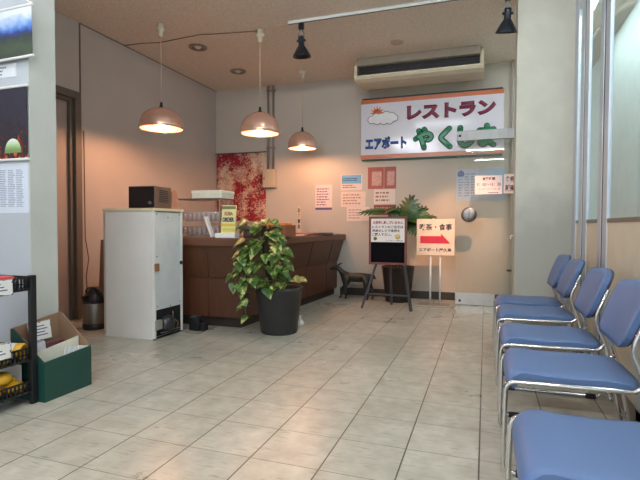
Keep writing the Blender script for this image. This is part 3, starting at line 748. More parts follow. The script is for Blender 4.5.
for i, (x0, x1, l) in enumerate(((-1.755, -1.503, 'reddish poster nearest the blue notice, one of a touching pair'), (-1.496, -1.311, 'reddish poster nearest the glass door, one of a touching pair'))):
    t = notice('notice_poster', l, x0, x1, 1.68, 2.018, RB, rows=0, seed=10+i)
    w = (x1-x0)/2
    M().box(-w*.5, w*.72, -.0045, -.003, .05, .27).build('photo_print', ramp_mat('red_print_%d' % i, [(.3, (150, 84, 78)), (.5, (206, 168, 156)), (.7, (128, 66, 64))], 9), t)
notice('notice_sheet', 'white notice under the reddish poster pair with a brown heading', -1.657, -1.325, 1.445, 1.672, (220, 210, 204), rows=3, seed=12, printcol=mat('brown_print', (150, 112, 92), .7))
notice('notice_sheet', 'small reddish strip of paper above the chalkboard easel', -1.655, -1.308, 1.272, 1.43, (138, 74, 70), rows=2, seed=13, printcol=mat('pink_print', (186, 130, 122), .7), y=YB-.003)

# papers on glass door
gl_x = 6.965
BLUEP = (176, 196, 220)
def doorpaper(name, label, x0, x1, z0, z1, rgb, y, rows, seed, cols=1, ink=INK):
    return notice(name, label, x0, x1, z0, z1, rgb, y, ink, rows, seed, cols)
a_ = doorpaper('door_notice', 'pale blue notice with a dark house mark on the glass door, nearest the round disc', -.416, -.10, 1.475, 1.94, BLUEP, YB, 9, 31, 3, mat('blue_ink', (120, 146, 190), .7))
M().prism([(-.14, .36), (-.05, .36), (-.05, .42), (-.095, .455), (-.14, .42)], -.005, -.003).build('house_mark', mat('blue_mark', (56, 88, 148), .6), a_)
doorpaper('door_notice', 'plain blue notice behind the opening hours card on the glass door', -.08, .25, 1.475, 1.94, (166, 190, 216), YB, 0, 32)
hs = doorpaper('hours_card', 'white opening hours card with black text on the glass door', -.148, .205, 1.545, 1.80, (236, 218, 218), gl_x, 0, 33)
lettering('営業時間', NAVY, hs, -.075, .085, .19, .23, -.003, .03); lettering('9：00～16：30', INK, hs, -.15, .16, .11, .155, -.003, .01); lettering('オーダーストップ16：00', INK, hs, -.12, .15, .055, .085, -.003, 0.)
dashes(INK, hs, .0, .16, .008, .03, -.003, 1, .6, 3)
rs = doorpaper('door_notice', 'small notice with brown brush characters at the edge of the glass door', .225, .375, 1.55, 1.81, (232, 212, 206), gl_x, 0, 34)
lettering('食券', mat('brush_brown', (126, 66, 58), .6), rs, -.055, .065, .155, .235, -.003, .03); lettering('販売', mat('brush_brown_b', (126, 66, 58), .6), rs, -.055, .065, .03, .115, -.003, .03)
tag(M().tube(bend([(.262, 5.19, 1.01), (.24, 5.165, 1.01), (.24, 5.165, .975)], .01), .006, 8).build('wall_hook', WHITE), 'small white hook on the edge of the cream column', 'hook')

# ------------------------------------------------------------------ easel
ea = thing('chalkboard_easel', 'dark easel with black chalkboard and white lettered sheet beside the deer', 'easel', (-1.21, 6.2, 0))
LEGM = DARKG
def bar(a, c, w, d_, name, m, par):
    a, c = Vector(a), Vector(c); v = (c-a); L = v.length; q = M().box(-w/2, w/2, -d_/2, d_/2, 0, L, .003)
    q.move(Matrix.Translation(a) @ v.to_track_quat('Z', 'Y').to_matrix().to_4x4()); return q.build(name, m, par)
bar((-.345, -.0, 0), (-.14, .05, .66), .035, .03, 'leg', LEGM, ea); bar((.318, -.03, 0), (.20, .05, .66), .035, .03, 'leg', LEGM, ea)
bar((-.02, .42, 0), (.0, .10, 1.15), .03, .025, 'rear_leg', LEGM, ea)
bar((-.285, .018, .195), (.283, -.015, .195), .05, .018, 'crossbar', LEGM, ea)
bd = M(); bd.box(-.245, .245, .0, .02, .60, 1.22, .003)
bo = bd.build('backing', REDF, ea)
f_ = M(); f_.box(-.25, -.222, -.014, .022, .592, 1.225, .003); f_.box(.222, .25, -.014, .022, .592, 1.225, .003); f_.box(-.222, .222, -.014, .022, .592, .622, .003); f_.box(-.222, .222, -.014, .022, 1.197, 1.225, .003); f_.build('frame', REDF, ea)
M().box(-.222, .222, -.004, 0, .622, .90).build('chalkboard', BOARD, ea)
ps = M().box(-.222, .222, -.008, 0, .89, 1.197).build('sheet', WHITE, ea)
lettering('大変申し訳ございません', mat('brown_red_ink', (150, 52, 44), .6), ps, -.20, .20, 1.125, 1.168, -.008, .03)
for i, s in enumerate(('レストランのご注文は', '売店のレジで食券を', 'ご購入下さい。')): lettering(s, NAVY, ps, -.205, (.205, .16, .05)[i], 1.07-.05*i, 1.108-.05*i, -.008, .02)
lettering('エアポート屋久島', NAVY, ps, -.02, .20, .90, .92, -.008, .0)
M().lathe([(0, -.010), (.024, -.0095), (.024, -.008)], (-.165, 0, .935), 16, 'Y').build('bowl_drawing', mat('green_print', (96, 112, 70), .6), ps)
M().lathe([(0, -.010), (.036, -.0095), (.036, -.008)], (.13, 0, .965), 16, 'Y').build('dish_drawing', mat('yellow_print', (226, 206, 140), .6), ps)
for o in (bo,): pass
# arrow sign
ar = thing('arrow_sign', 'cream direction sign with red arrow on two white poles', 'sign', (-.65, 6.72, 0))
SIGNC = mat('sign_cream', (236, 214, 190), .45)
M().box(-.255, .255, 0, .028, .70, 1.20, .004).build('board', SIGNC, ar)
M().prism([(-.205, .865), (-.205, .965), (.075, .965), (.075, 1.0), (.20, .865)], -.003, 0).build('arrow', RED, ar)
lettering('喫茶・食事', NAVY, ar, -.215, .22, 1.045, 1.135, 0, .02); lettering('エアポート屋久島', NAVY, ar, -.22, .215, .75, .80, 0, .02)
for x in (-.065, .065): M().tube([(x, .03, .02), (x, .03, .72)], .014, 12).build('pole', WHITEP, ar)
M().box(-.23, .19, -.14, .14, 0, .022, .004).build('base_plate', mat('base_steel', (176, 160, 142), .4, .4), ar)

# ------------------------------------------------------------------ deer
def skin_mesh(name, verts, edges, radii, m, parent=None, sub=2, root=0, loc=None):
    me = bpy.data.meshes.new(name); me.from_pydata(verts, edges, []); o = bpy.data.objects.new(name, me); COL.objects.link(o)
    md = o.modifiers.new('s', 'SKIN'); 
    sk = me.skin_vertices[0].data if me.skin_vertices else None
    if sk is None:
        bpy.context.view_layer.objects.active = o; o.select_set(True); bpy.ops.mesh.customdata_skin_add(); sk = me.skin_vertices[0].data
    for i, r in enumerate(radii):
        sk[i].radius = (r, r) if not isinstance(r, tuple) else r
        sk[i].use_root = (i == root)
    md.use_smooth_shade = True
    sd = o.modifiers.new('u', 'SUBSURF'); sd.levels = sub; sd.render_levels = sub
    dgp = bpy.context.evaluated_depsgraph_get(); dgp.update()
    m2 = bpy.data.meshes.new_from_object(o.evaluated_get(dgp)); bpy.data.objects.remove(o)
    m2.name = name
    m2.materials.clear(); m2.materials.append(m)
    for p in m2.polygons: p.use_smooth = True
    o = bpy.data.objects.new(name, m2); COL.objects.link(o)
    if parent: o.parent = parent
    if loc: o.location = loc
    return o
V = []; E_ = []; R_ = []
def chain(pts, start=None):
    prev = start
    for p, r in pts:
        V.append(p); R_.append(r); i = len(V)-1
        if prev is not None: E_.append((prev, i))
        prev = i
    return prev
chain([((.02, 0, .33), .078)])                      # mid barrel
c1 = chain([((-.09, 0, .33), .084)], 0)           # chest
c2 = chain([((-.165, 0, .375), .060), ((-.215, -.005, .43), .042), ((-.250, -.01, .475), .041), ((-.298, -.02, .475), .034), ((-.345, -.03, .452), .021), ((-.368, -.033, .444), .015)], c1)
hip = chain([((.14, 0, .335), .078), ((.225, 0, .36), .078)], 0)
chain([((.295, 0, .365), .026), ((.325, 0, .31), .014)], hip)
for s, fx in ((-1, -.12), (1, -.24)):
    chain([((-.12, s*.048, .245), .046), ((fx*.55-.05, s*.052, .17), .026), ((fx*.7-.03, s*.052, .09), .018), ((fx*.9, s*.052, .03), .015), ((fx-.012, s*.054, .012), .016)], c1)
for s, dx in ((-1, 0), (1, .05)):
    chain([((.20+dx*.3, s*.05, .255), .060), ((.185+dx, s*.055, .19), .034), ((.245+dx, s*.055, .135), .021), ((.225+dx, s*.055, .06), .016), ((.215+dx, s*.055, .02), .015), ((.20+dx, s*.055, .012), .015)], hip)
de = thing('deer_statue', 'dark bronze fawn statue standing between the counter and the easel', 'statue', (-1.85, 6.9, 0))
skin_mesh('body', V, E_, R_, BRONZE, de, 2)
for s in (-1, 1):
    e = M(); pr = []
    e.rings([[(-.262, s*.02-.01, .500), (-.250, s*.034-.01, .496), (-.238, s*.02-.01, .504), (-.25, s*.012-.01, .510)],
             [(-.245, s*.045-.01, .525), (-.222, s*.062-.01, .515), (-.205, s*.045-.01, .530), (-.225, s*.036-.01, .540)],
             [(-.215, s*.058-.01, .532), (-.205, s*.066-.01, .528), (-.197, s*.058-.01, .536), (-.206, s*.052-.01, .541)]], smooth=True)
    e.build('ear', BRONZE, de)

# ------------------------------------------------------------------ plants
def leaf_heart(q, base, dirv, up, L, W, droop=.3, seg=6):
    """one pothos leaf: a folded heart with its tip along dirv"""
    d = Vector(dirv).normalized(); u = Vector(up); s = d.cross(u)
    if s.length < 1e-4: s = d.orthogonal()
    s.normalize(); n = s.cross(d).normalized()
    prof = [(-.10, .10), (-.06, .34), (.08, .5), (.28, .52), (.5, .42), (.72, .25), (.9, .09), (1.0, .0)]
    mid = []; lf = []; rt = []
    for t, w_ in prof:
        c = Vector(base)+d*L*max(t, 0)-n*(droop*L*t*abs(t))
        off = d*L*min(t, 0)
        mid.append(q.b.verts.new(c)); lf.append(q.b.verts.new(c+off+s*W*w_+n*W*.16*(w_/.5))); rt.append(q.b.verts.new(c+off-s*W*w_+n*W*.16*(w_/.5)))
    for k in range(len(prof)-1):
        for a in (lf, rt):
            f = q.b.faces.new((mid[k], a[k], a[k+1], mid[k+1])) ; f.smooth = True

def leaf_mat(name, c1, c2, c3, rough=.38):
    m, nt, b = new_mat(name)
    tc = nd(nt, 'ShaderNodeTexCoord'); no = nd(nt, 'ShaderNodeTexNoise'); no.inputs['Scale'].default_value = 16; no.inputs['Detail'].default_value = 5; no.inputs['Distortion'].default_value = .8
    nt.links.new(tc.outputs['Object'], no.inputs['Vector'])
    cr = nd(nt, 'ShaderNodeValToRGB'); e = cr.color_ramp.elements
    e[0].position = .42; e[0].color = (*lin(c1), 1); e[1].position = .56; e[1].color = (*lin(c2), 1); x = e.new(.66); x.color = (*lin(c3), 1)
    nt.links.new(no.outputs['Fac'], cr.inputs[0]); nt.links.new(cr.outputs[0], b.inputs['Base Color'])
    b.inputs['Roughness'].default_value = rough; b.inputs['Transmission Weight'].default_value = 0
    return m
POTH = leaf_mat('pothos_leaf', (48, 82, 36), (104, 130, 58), (204, 198, 128))
FERN = leaf_mat('philodendron_leaf', (34, 66, 30), (52, 88, 40), (74, 108, 52))
STEM = mat('green_stem', (104, 112, 62), .5)
pt = thing('potted_pothos', 'trailing variegated pothos in a tall black pot before the counter corner', 'potted plant', (-2.005, 4.50, 0))
M().lathe([(0, 0), (.178, 0), (.188, .015), (.238, .44), (.244, .445), (.244, .47), (.232, .474), (.226, .44), (.21, .42)], n=40).build('pot', POTB, pt)
M().lathe([(0, .43), (.12, .432), (.224, .425)], n=30).build('soil', SOIL, pt)
PT0 = Vector((-2.005, 4.50, 0))
pole = [( -.09, -.02, .42), (-.12, -.06, .8), (-.14, -.08, 1.10)]
M().tube(pole, .03, 10).build('moss_pole', mat('moss_pole', (58, 46, 36), .95, 0, .3, 40, .6, 80), pt)
st = M(); rnd = random.Random(11)
leaves = []
for i in range(74):
    h = .50+.66*rnd.random()**.9
    a = rnd.uniform(0, 2*PI)
    wide = (.07+.10*rnd.random())*(1.15 if .65 < h < 1.0 else .85)
    cxp = -.09-.05*(h-.42)/.7; cyp = -.02-.06*(h-.42)/.7
    bx, by = cxp+wide*math.cos(a), cyp+wide*math.sin(a)*.8
    if bx < -.24 and by > -.18: by = -.2-.05*rnd.random()
    if by > .03 and bx < -.12: bx += .12
    leaves.append(((bx, by, h), (math.cos(a), math.sin(a)*.8-.25, -.25-.5*rnd.random()), .075+.05*rnd.random()))
for i in range(16):     # over the pot rim
    a = rnd.uniform(-PI*.9, .2); r = .10+.12*rnd.random()
    leaves.append(((r*math.cos(a)+.04, r*math.sin(a), .47+.10*rnd.random()), (math.cos(a), math.sin(a), .1-.4*rnd.random()), .07+.04*rnd.random()))
for k, (pth, n_) in enumerate(((((-.10, -.12, .95), (-.24, -.24, .88), (-.33, -.27, .72), (-.36, -.27, .52)), 7), (((-.12, -.14, .80), (-.22, -.26, .70), (-.27, -.29, .50), (-.25, -.29, .33), (-.22, -.29, .20)), 8), (((-.10, -.14, 1.0), (-.2, -.22, .8), (-.22, -.24, .62), (-.14, -.24, .52), (-.04, -.22, .48)), 3), (((.0, -.1, .95), (.08, -.2, .85), (.10, -.22, .7)), 5), (((-.2, -.2, .8), (-.30, -.24, .66), (-.38, -.26, .60)), 4))):
    sm = bend(pth, .08); st.tube(sm, .0045, 6)
    for i in range(n_):
        p = sm[min(len(sm)-1, int((i+1)*(len(sm)-1)/n_))]
        leaves.append((tuple(p+Vector((rnd.uniform(-.02, .02), rnd.uniform(-.02, .0), 0))), (rnd.uniform(-1, .8), -.5-.4*rnd.random(), -.5-.4*rnd.random()), .06+.045*rnd.random()))
for p, d_, L in leaves: st.tube([(p[0]*.7-.03, p[1]*.7-.01, p[2]-.03), p], .0025, 5)
st.build('stems', STEM, pt)
lv = M()
for p, d_, L in leaves: leaf_heart(lv, p, d_, (0, -.45, 1), L*1.25, L*1.12, .25)
lo = lv.build('foliage', POTH, pt); lo['kind'] = 'stuff'

pf = thing('potted_philodendron', 'dark leafed philodendron in a black pot behind the easel', 'potted plant', (-1.205, 6.97, 0))
M().lathe([(0, 0), (.17, 0), (.178, .012), (.235, .49), (.24, .495), (.24, .515), (.228, .516), (.222, .48), (.2, .46)], n=36).build('pot', mat('dark_brown_pot', (42, 34, 32), .5), pf)
M().lathe([(0, .47), (.12, .472), (.22, .468)], n=30).build('soil', SOIL, pf)
def leaf_lobed(q, base, d, n, L, W, k=7):
    d = Vector(d).normalized(); n = Vector(n).normalized(); s = d.cross(n).normalized(); n = s.cross(d)
    def P(t, w_): return Vector(base)+d*L*t+s*W*w_-n*(L*.22*t*t+W*.25*abs(w_))
    mids = [q.b.verts.new(P(i/(2*k), 0)) for i in range(2*k+1)]
    for sd in (-1, 1):
        inner = [q.b.verts.new(P(i/(2*k), sd*(.10 if i % 2 else .16))) for i in range(2*k+1)]
        for i in range(2*k):
            q.b.faces.new((mids[i], mids[i+1], inner[i+1], inner[i])).smooth = True
        for i in range(k):
            t = (2*i+1)/(2*k); wd = .55*math.sin(PI*min(1, .18+.86*t))**.7
            tip = q.b.verts.new(P(t+.13, sd*(wd+.06))); m1 = q.b.verts.new(P(t-.02, sd*wd*.72)); m2 = q.b.verts.new(P(t+.12, sd*wd*.72))
            q.b.faces.new((inner[2*i], inner[2*i+1], m1)).smooth = True
            q.b.faces.new((inner[2*i+1], inner[2*i+2], m2, m1)).smooth = True
            q.b.faces.new((m1, m2, tip)).smooth = True
fl_ = M(); fs = M()
for base, d_, n_, L, W in (((-.16, -.05, 1.335), (-1, -.1, .10), (0, -.6, 1), .42, .20),((-.14, -.03, 1.335), (.5, -.5, .2), (0, -.6, 1), .17, .14),
                          ((.13, -.06, 1.16), (.15, -.2, 1), (-.1, -1, .2), .37, .30), ((.10, -.02, 1.17), (-.75, -.1, .7), (0, -1, .5), .30, .26), ((.16, -.04, 1.18), (.85, -.1, .75), (0, -1, .5), .30, .26),
                          ((.17, -.05, 1.2), (1, -.1, .28), (0, -.7, 1), .36, .24), ((.16, -.08, 1.15), (.7, -.3, -.35), (0, -.9, .8), .26, .24), ((.12, .1, 1.2), (.4, .5, .7), (0, -.6, 1), .26, .24), ((.14, -.08, 1.15), (.05, -.6, .2), (0, -.7, 1), .22, .25)):
    leaf_lobed(fl_, base, d_, n_, L, W)
    fs.tube(bend([(base[0]*.15, base[1]*.2, .47), (base[0]*.35, base[1]*.5, .47+(base[2]-.47)*.6), base], .25), .007, 7)
fs.build('stems', mat('dark_stem', (70, 80, 46), .5), pf)
fo = fl_.build('foliage', FERN, pf); fo['kind'] = 'stuff'
# white bag by the pot
q = M(); q.lathe([(0, 0), (.035, .0), (.055, .03), (.05, .06), (.025, .09), (.012, .10), (.03, .125), (.0, .12)], n=14)
for v in q.b.verts: v.co += Vector((rnd.uniform(-.006, .006), rnd.uniform(-.006, .006), 0))
tag(q.build('plastic_bag', mat('white_plastic', (220, 216, 212), .4), None, (-1.90, 4.80, 0)), 'small knotted white plastic bag on the floor behind the black pot', 'bag')

# ------------------------------------------------------------------ chairs
def make_chair(label):
    t = thing('lobby_chair', label, 'chair', (.10, 0, 0), 0, 'blue lobby chairs along the partition')
    HW = .248
    # seat pad: side profile extruded across, softly dished
    prof = [(.52, .425), (.525, .445), (.50, .462), (.40, .468), (.28, .462), (.16, .464), (.08, .470), (.035, .466), (.008, .448), (-.004, .42), (-.006, .395), (.004, .385), (.02, .39), (.03, .415), (.06, .428), (.2, .43), (.4, .425)]
    q = M(); NS = 14; rs = []
    for i in range(NS+1):
        u = -1+2*i/NS; y = HW*(1-(1-abs(u))**1.6*0)*u if 0 else .236*u
        k = 1-.06*abs(u)**6; dz = -.012*abs(u)**5
        xo = .018*abs(u)**8
        rs.append([(x*k+.012*(1-k)+(xo if x < .05 else 0), y, z+(dz if z > .44 else 0)) for x, z in prof])
    q.rings(rs, True, True); q.build('seat', BLUE, t)
    # backrest: curved slab with rounded corners, blue front and dark shell behind
    def back(off0, off1, grow, m_, nm):
        q = M(); NU, NV = 16, 10; F = []; B = []
        def pos(u, v, off):
            hw = (.240-grow)*(1-.05*(1-v)); z = .59+grow+(.25-2*grow)*v
            # superellipse rounding
            uu = u; e = abs(2*v-1)
            shrink = 1-.16*e**5*(1 if v > .5 else 1.5)
            x = .435+.095*v+.018*(v-.5)**2-.022*(1-abs(u)**2)*-1+off
            zz = z+(.018*(1-abs(u)**2.2) if v > .5 else -.020*(1-abs(u)**2.2))*e
            return (x, hw*uu*shrink, zz)
        for offs, L in ((off0, F), (off1, B)):
            for j in range(NV+1): L.append([q.b.verts.new(pos(-1+2*i/NU, j/NV, offs-(.008 if offs == off0 and 0 < j < NV and 0 < i < NU else 0))) for i in range(NU+1)])
        for j in range(NV):
            for i in range(NU):
                q.b.faces.new((F[j][i], F[j][i+1], F[j+1][i+1], F[j+1][i])).smooth = True
                q.b.faces.new((B[j][i], B[j+1][i], B[j+1][i+1], B[j][i+1])).smooth = True
        for j in range(NV):
            q.b.faces.new((F[j][0], F[j+1][0], B[j+1][0], B[j][0])); q.b.faces.new((F[j][NU], B[j][NU], B[j+1][NU], F[j+1][NU]))
        for i in range(NU):
            q.b.faces.new((F[0][i], B[0][i], B[0][i+1], F[0][i+1])); q.b.faces.new((F[NV][i], F[NV][i+1], B[NV][i+1], B[NV][i]))
        return q.build(nm, m_, t)
    back(-.004, .022, 0, BLUE, 'backrest'); back(.0225, .036, .004, SHELL, 'back_shell')
    for s in (-1, 1):
        y = s*HW
        p = bend([(.533, y, .76), (.470, y, .60), (.528, y, .45), (.612, y, .012), (-.015, y, .012), (-.006, y, .418), (.49, y, .424), (.524, y, .462)], .045, 6)
        M().tube(p, .0105, 10).build('side_frame', CHROME, t)
        for x in (.07, .55): M().box(x-.03, x+.03, y-.016, y+.016, 0, .026, .004).build('rubber_foot', RUBBER, t)
    M().tube([(.30, -HW, .415), (.30, HW, .415)], .009, 8).build('cross_bar', CHROME, t); M().tube([(.56, -HW, .16), (.56, HW, .16)], .008, 8).build('cross_bar', CHROME, t)
    return t
labs = ['blue padded chrome chair farthest along the row, beside the cream column', 'blue padded chrome chair second from the cream column', 'blue padded chrome chair in the middle of the row of five', 'blue padded chrome chair fourth from the cream column', 'blue padded chrome chair nearest the viewer with only its seat in view']
ys = [4.60, 4.0, 3.19, 2.49, 1.585]
ch0 = None
for y, l in zip(ys, labs):
    if ch0 is None: ch0 = make_chair(l); ch0.location.y = y
    else: dup(ch0, (.10, y, 0), 0, l)

# ------------------------------------------------------------------ posters on the near wall
YW = 2.372
def poster(name, label, x0, x1, z0, z1, m, y=YW-.012):
    t = thing(name, label, 'poster', ((x0+x1)/2, y, z0)); w = (x1-x0)/2; h = z1-z0
    M().box(-w, w, -.003, 0, 0, h).build('print', m, t)
    for z in (0, h): M().tube([(-w-.012, -.004, z), (w+.012, -.004, z)], .009, 10).build('hanging_bar', WHITEP, t)
    return t
LAND = ramp_mat('landscape_print', [(.0, (60, 66, 60)), (.22, (70, 84, 62)), (.42, (52, 60, 66)), (.50, (44, 62, 140)), (.60, (92, 136, 208)), (.72, (160, 188, 228)), (.86, (226, 232, 240))], 9, .30, .4, 10, stretch=(1, 1, .6))
p1 = poster('landscape_poster', 'landscape poster with clouds and blue mountains hanging highest on the pale wall', -3.47, -2.785, 2.19, 2.518, LAND, YW-.03)
p1.rotation_euler.y = -.02
M().tube([(-.36, -.002, .33), (0, .01, .52), (.36, -.002, .33)], .003, 6).build('hanging_string', WHITE, p1)
FIRE, nt, b = new_mat('night_fire_print')
tc = nd(nt, 'ShaderNodeTexCoord'); mp = nd(nt, 'ShaderNodeMapping'); mp.inputs['Scale'].default_value = (7, 1, 2.2); nt.links.new(tc.outputs['Generated'], mp.inputs[0])
no = nd(nt, 'ShaderNodeTexNoise'); no.inputs['Scale'].default_value = 3.2; no.inputs['Detail'].default_value = 6; no.inputs['Distortion'].default_value = .7; nt.links.new(mp.outputs[0], no.inputs[0])
sp_ = nd(nt, 'ShaderNodeSeparateXYZ'); nt.links.new(tc.outputs['Generated'], sp_.inputs[0])
mm = nd(nt, 'ShaderNodeMath', operation='MULTIPLY_ADD'); mm.inputs[1].default_value = -.34; nt.links.new(sp_.outputs['Z'], mm.inputs[0]); nt.links.new(no.outputs['Fac'], mm.inputs[2])
cr = nd(nt, 'ShaderNodeValToRGB'); e = cr.color_ramp.elements
e[0].position = .30; e[0].color = (*lin((48, 46, 62)), 1); e[1].position = .46; e[1].color = (*lin((40, 30, 36)), 1)
for p_, c_ in ((.52, (110, 40, 24)), (.58, (206, 84, 34)), (.66, (250, 150, 90))): x = e.new(p_); x.color = (*lin(c_), 1)
nt.links.new(mm.outputs[0], cr.inputs[0]); nt.links.new(cr.outputs[0], b.inputs['Base Color']); b.inputs['Roughness'].default_value = .3
p2 = poster('night_fire_poster', 'dark poster of fire with a pale green dome under the small white card', -3.49, -2.862, 1.535, 2.017, FIRE)
dm = M(); dm.prism([(.185+.075*math.cos(PI*k/14), .045+.095*math.sin(PI*k/14)) for k in range(15)], -.005, -.003); dm.build('dome_print', ramp_mat('dome_print', [(.2, (120, 150, 90)), (.55, (176, 206, 150)), (.9, (226, 232, 222))], 4, .3), p2)
notice('info_card', 'small white card between the two posters on the pale wall', -3.3, -2.972, 2.09, 2.178, (222, 226, 232), YW, INK, 3, 41, cat='card')
ns = notice('notice_sheet', 'white sheet with a grid of small print below the dark poster', -3.4, -2.874, 1.178, 1.512, (216, 222, 234), YW, mat('pale_blue_ink', (150, 156, 178), .7), 21, 42, 6)

# ------------------------------------------------------------------ rack with goods at the near left
rk = thing('display_rack', 'black display rack with three perforated trays below the posters', 'rack', (-2.795, 1.82, 0))
BLK = mat('rack_black', (20, 22, 26), .45)
X0, X1, Y0, Y1 = -.155, .175, -.5, .355
for x in (X0, X1):
    for y in (Y0, Y1):
        M().box(x-.014, x+.014, y-.02, y+.02, 0, .792, .003).build('post', BLK, rk)
for z0, z1 in ((.70, .785), (.27, .355), (.075, .15)):
    q = M(); q.box(X0, X1, Y0, Y1, z0, z0+.008)
    for (ax, x_) in (('x', X1), ('x', X0)):
        q.box(x_-.004, x_+.004, Y0, Y1, z1-.012, z1); q.box(x_-.004, x_+.004, Y0, Y1, z0, z0+.012)
        q.box(x_-.003, x_+.003, Y0, Y1, (z0+z1)/2-.004, (z0+z1)/2+.004)
        y = Y0
        while y < Y1: q.box(x_-.003, x_+.003, y, y+.010, z0, z1); y += .026
    for y_ in (Y0, Y1):
        q.box(X0, X1, y_-.004, y_+.004, z1-.012, z1); q.box(X0, X1, y_-.004, y_+.004, z0, z0+.012)
        x = X0
        while x < X1: q.box(x, x+.010, y_-.003, y_+.003, z0, z1); x += .026
    q.build('tray', BLK, rk)
GM = GOLD
def roll(x, y, z, label, rz, r=.042, L=.12):
    t = thing('yellow_roll', label, 'packet', (x, y, z+r), rz, 'yellow rolled packs on the middle rack tray')
    M().lathe([(0, -L/2), (r*.8, -L/2), (r, -L/2+.006), (r, L/2-.006), (r*.86, L/2), (r*.74, L/2), (r*.7, L/2-.03), (0, L/2-.03)], n=24, axis='X').build('wrapper', GM, t)
    M().lathe([(r+.0008, -.02), (r+.0008, .02)], n=24, axis='X').build('label_band', WHITE, t)
roll(-2.70, 2.00, .279, 'yellow rolled pack on the middle tray, nearest the viewer', .2, .055, .13); roll(-2.70, 2.115, .279, 'yellow rolled pack on the middle tray beside the tray post', .35, .05, .12); roll(-2.82, 2.08, .279, 'yellow rolled pack at the back of the middle tray', .1, .05, .12)
def bun(x, y, z, label, s=1.):
    q = M(); q.lathe([(0, 0), (.05*s, .002), (.066*s, .02*s), (.06*s, .045*s), (.035*s, .062*s), (.012, .067*s), (.010, .075*s), (.022, .088*s), (0, .09*s)], n=18)
    for v in q.b.verts: v.co.x *= 1.25; v.co += Vector((rnd.uniform(-.003, .003), rnd.uniform(-.003, .003), 0))
    o = q.build('yellow_bag', GM, None, (x, y, z)); tag(o, label, 'packet', 'yellow bags on the bottom rack tray')
bun(-2.70, 2.10, .084, 'yellow tied bag on the bottom rack tray nearest the post'); bun(-2.72, 1.96, .084, 'yellow tied bag on the bottom rack tray nearest the viewer', 1.05)
o = M().lathe([(0, 0), (.05, .002), (.062, .02), (.056, .05), (.03, .066), (0, .07)], n=18).build('yellow_bag', GM, None, (-2.71, 2.03, .155)); tag(o, 'yellow bag lying on top of the two tied bags', 'packet', 'yellow bags on the bottom rack tray')
o = M().box(-.10, .10, -.002, .002, 0, .15, .001).build('white_card', WHITE, None, (-2.80, 2.16, .084)); tag(o, 'plain white card standing behind the yellow bags', 'card')
o = M().box(-.07, .07, -.06, .06, 0, .035, .014).build('red_packet', mat('red_wrap', (206, 42, 60), .35), None, (-2.72, 2.03, .712)); o.rotation_euler.z = .3; o.location.z = .76; tag(o, 'red wrapped packet on the top rack tray', 'packet')
o = M().box(-.08, .08, -.08, .08, 0, .05, .006).build('grey_packet', mat('grey_wrap', (70, 72, 78), .5), None, (-2.72, 2.03, .709)); tag(o, 'dark grey packet under the red one on the top rack tray', 'packet')
for z, y1, l in ((.69, 2.035, 'white decorated price card on the top rack tray'), (.325, 2.018, 'white decorated price card on the middle rack tray')):
    t = thing('price_card', l, 'price card', (-2.604, y1-.085, z))
    M().box(0, .004, -.085, .085, 0, .095).build('card', WHITE, t)
    q = border_ring(.095, int(z*100))
    q.build('border_marking', mat('border_brown', (90, 84, 84), .6), t)
    q = M()
    for i in range(3):
        q.box(.004, .005, -.05, .05-.02*i, .03+.018*i, .037+.018*i)
    q.build('fine_print', INK, t)
# cardboard box with leaflets
cbx = thing('leaflet_box', 'dark green cardboard leaflet box with high brown back beside the rack', 'box', (-2.70, 2.385, 0))
HX, HY = .143, .185
M().prism([(-HY, 0), (HY, 0), (HY, .272), (-HY, .25)], HX-.006, HX, 'YZ').build('front_panel', GREENB, cbx)
M().prism([(-HY, 0), (HY, 0), (HY, .485), (-HY, .44)], -HX, -HX+.006, 'YZ').build('back_panel', TAN, cbx)
for s in (-1, 1):
    zz = (.25, .44) if s < 0 else (.272, .485)
    y0, y1 = (s*HY-.006*(s > 0), s*HY+.006*(s < 0))
    M().prism([(HX-.006, 0), (HX-.006, zz[0]), (.06, zz[0]+.06), (-HX+.03, zz[1]), (-HX+.006, zz[1]), (-HX+.006, 0)], min(y0, y1), max(y0, y1), 'XZ').build('side_panel', GREENB if s < 0 else TAN, cbx)
    if s > 0: M().prism([(HX-.006, 0), (HX-.006, zz[0]), (.06, zz[0]+.06), (-HX+.03, zz[1]), (-HX+.006, zz[1]), (-HX+.006, 0)], HY, HY+.003, 'XZ').build('side_cover', GREENB, cbx)
M().box(-HX+.006, HX-.006, -HY+.006, HY-.006, 0, .01).build('floor_panel', TAN, cbx)
M().prism([(-HY+.008, .02), (HY-.008, .02), (HY-.02, .335), (-HY+.008, .295)], .045, .051, 'YZ').build('divider', mat('cream_divider', (226, 222, 204), .6), cbx)
for i in range(5):
    o = M().box(-.003, .003, -.04, .04, 0, .20, .001).build('leaflet', WHITE, None, (-2.625+.010*i, 2.40+.026*i, .092-.004*i+.006*(i % 2))); o.rotation_euler = (-.25, .06, 0)
    tag(o, 'white leaflet standing in front of the cream divider of the green box', 'leaflet', 'white leaflets in the green box')
for i in range(4):
    o = M().box(-.006, .006, -.05, .05, 0, .22, .001).build('booklet', mat('grey_booklet_%d' % i, (206-20*i, 208-18*i, 214-14*i), .5), None, (-2.675-.016*i, 2.29+.01*i, .12)); o.rotation_euler = (0, -.15, .1)
    tag(o, 'grey white booklet standing behind the cream divider of the green box', 'booklet', 'booklets behind the divider')
o = M().box(-.008, .008, -.07, .07, 0, .22, .001).build('booklet', mat('maroon_book', (104, 62, 72), .5), None, (-2.73, 2.43, .10)); tag(o, 'maroon booklet behind the cream divider of the green box', 'booklet')
t = thing('price_card', 'white decorated card leaning inside the high brown back of the green box', 'price card', (-2.80, 2.385, .33)); t.rotation_euler = (0, -.15, .0)
M().box(0, .004, -.085, .085, 0, .125).build('card', WHITE, t)
q = border_ring(.125, 4)
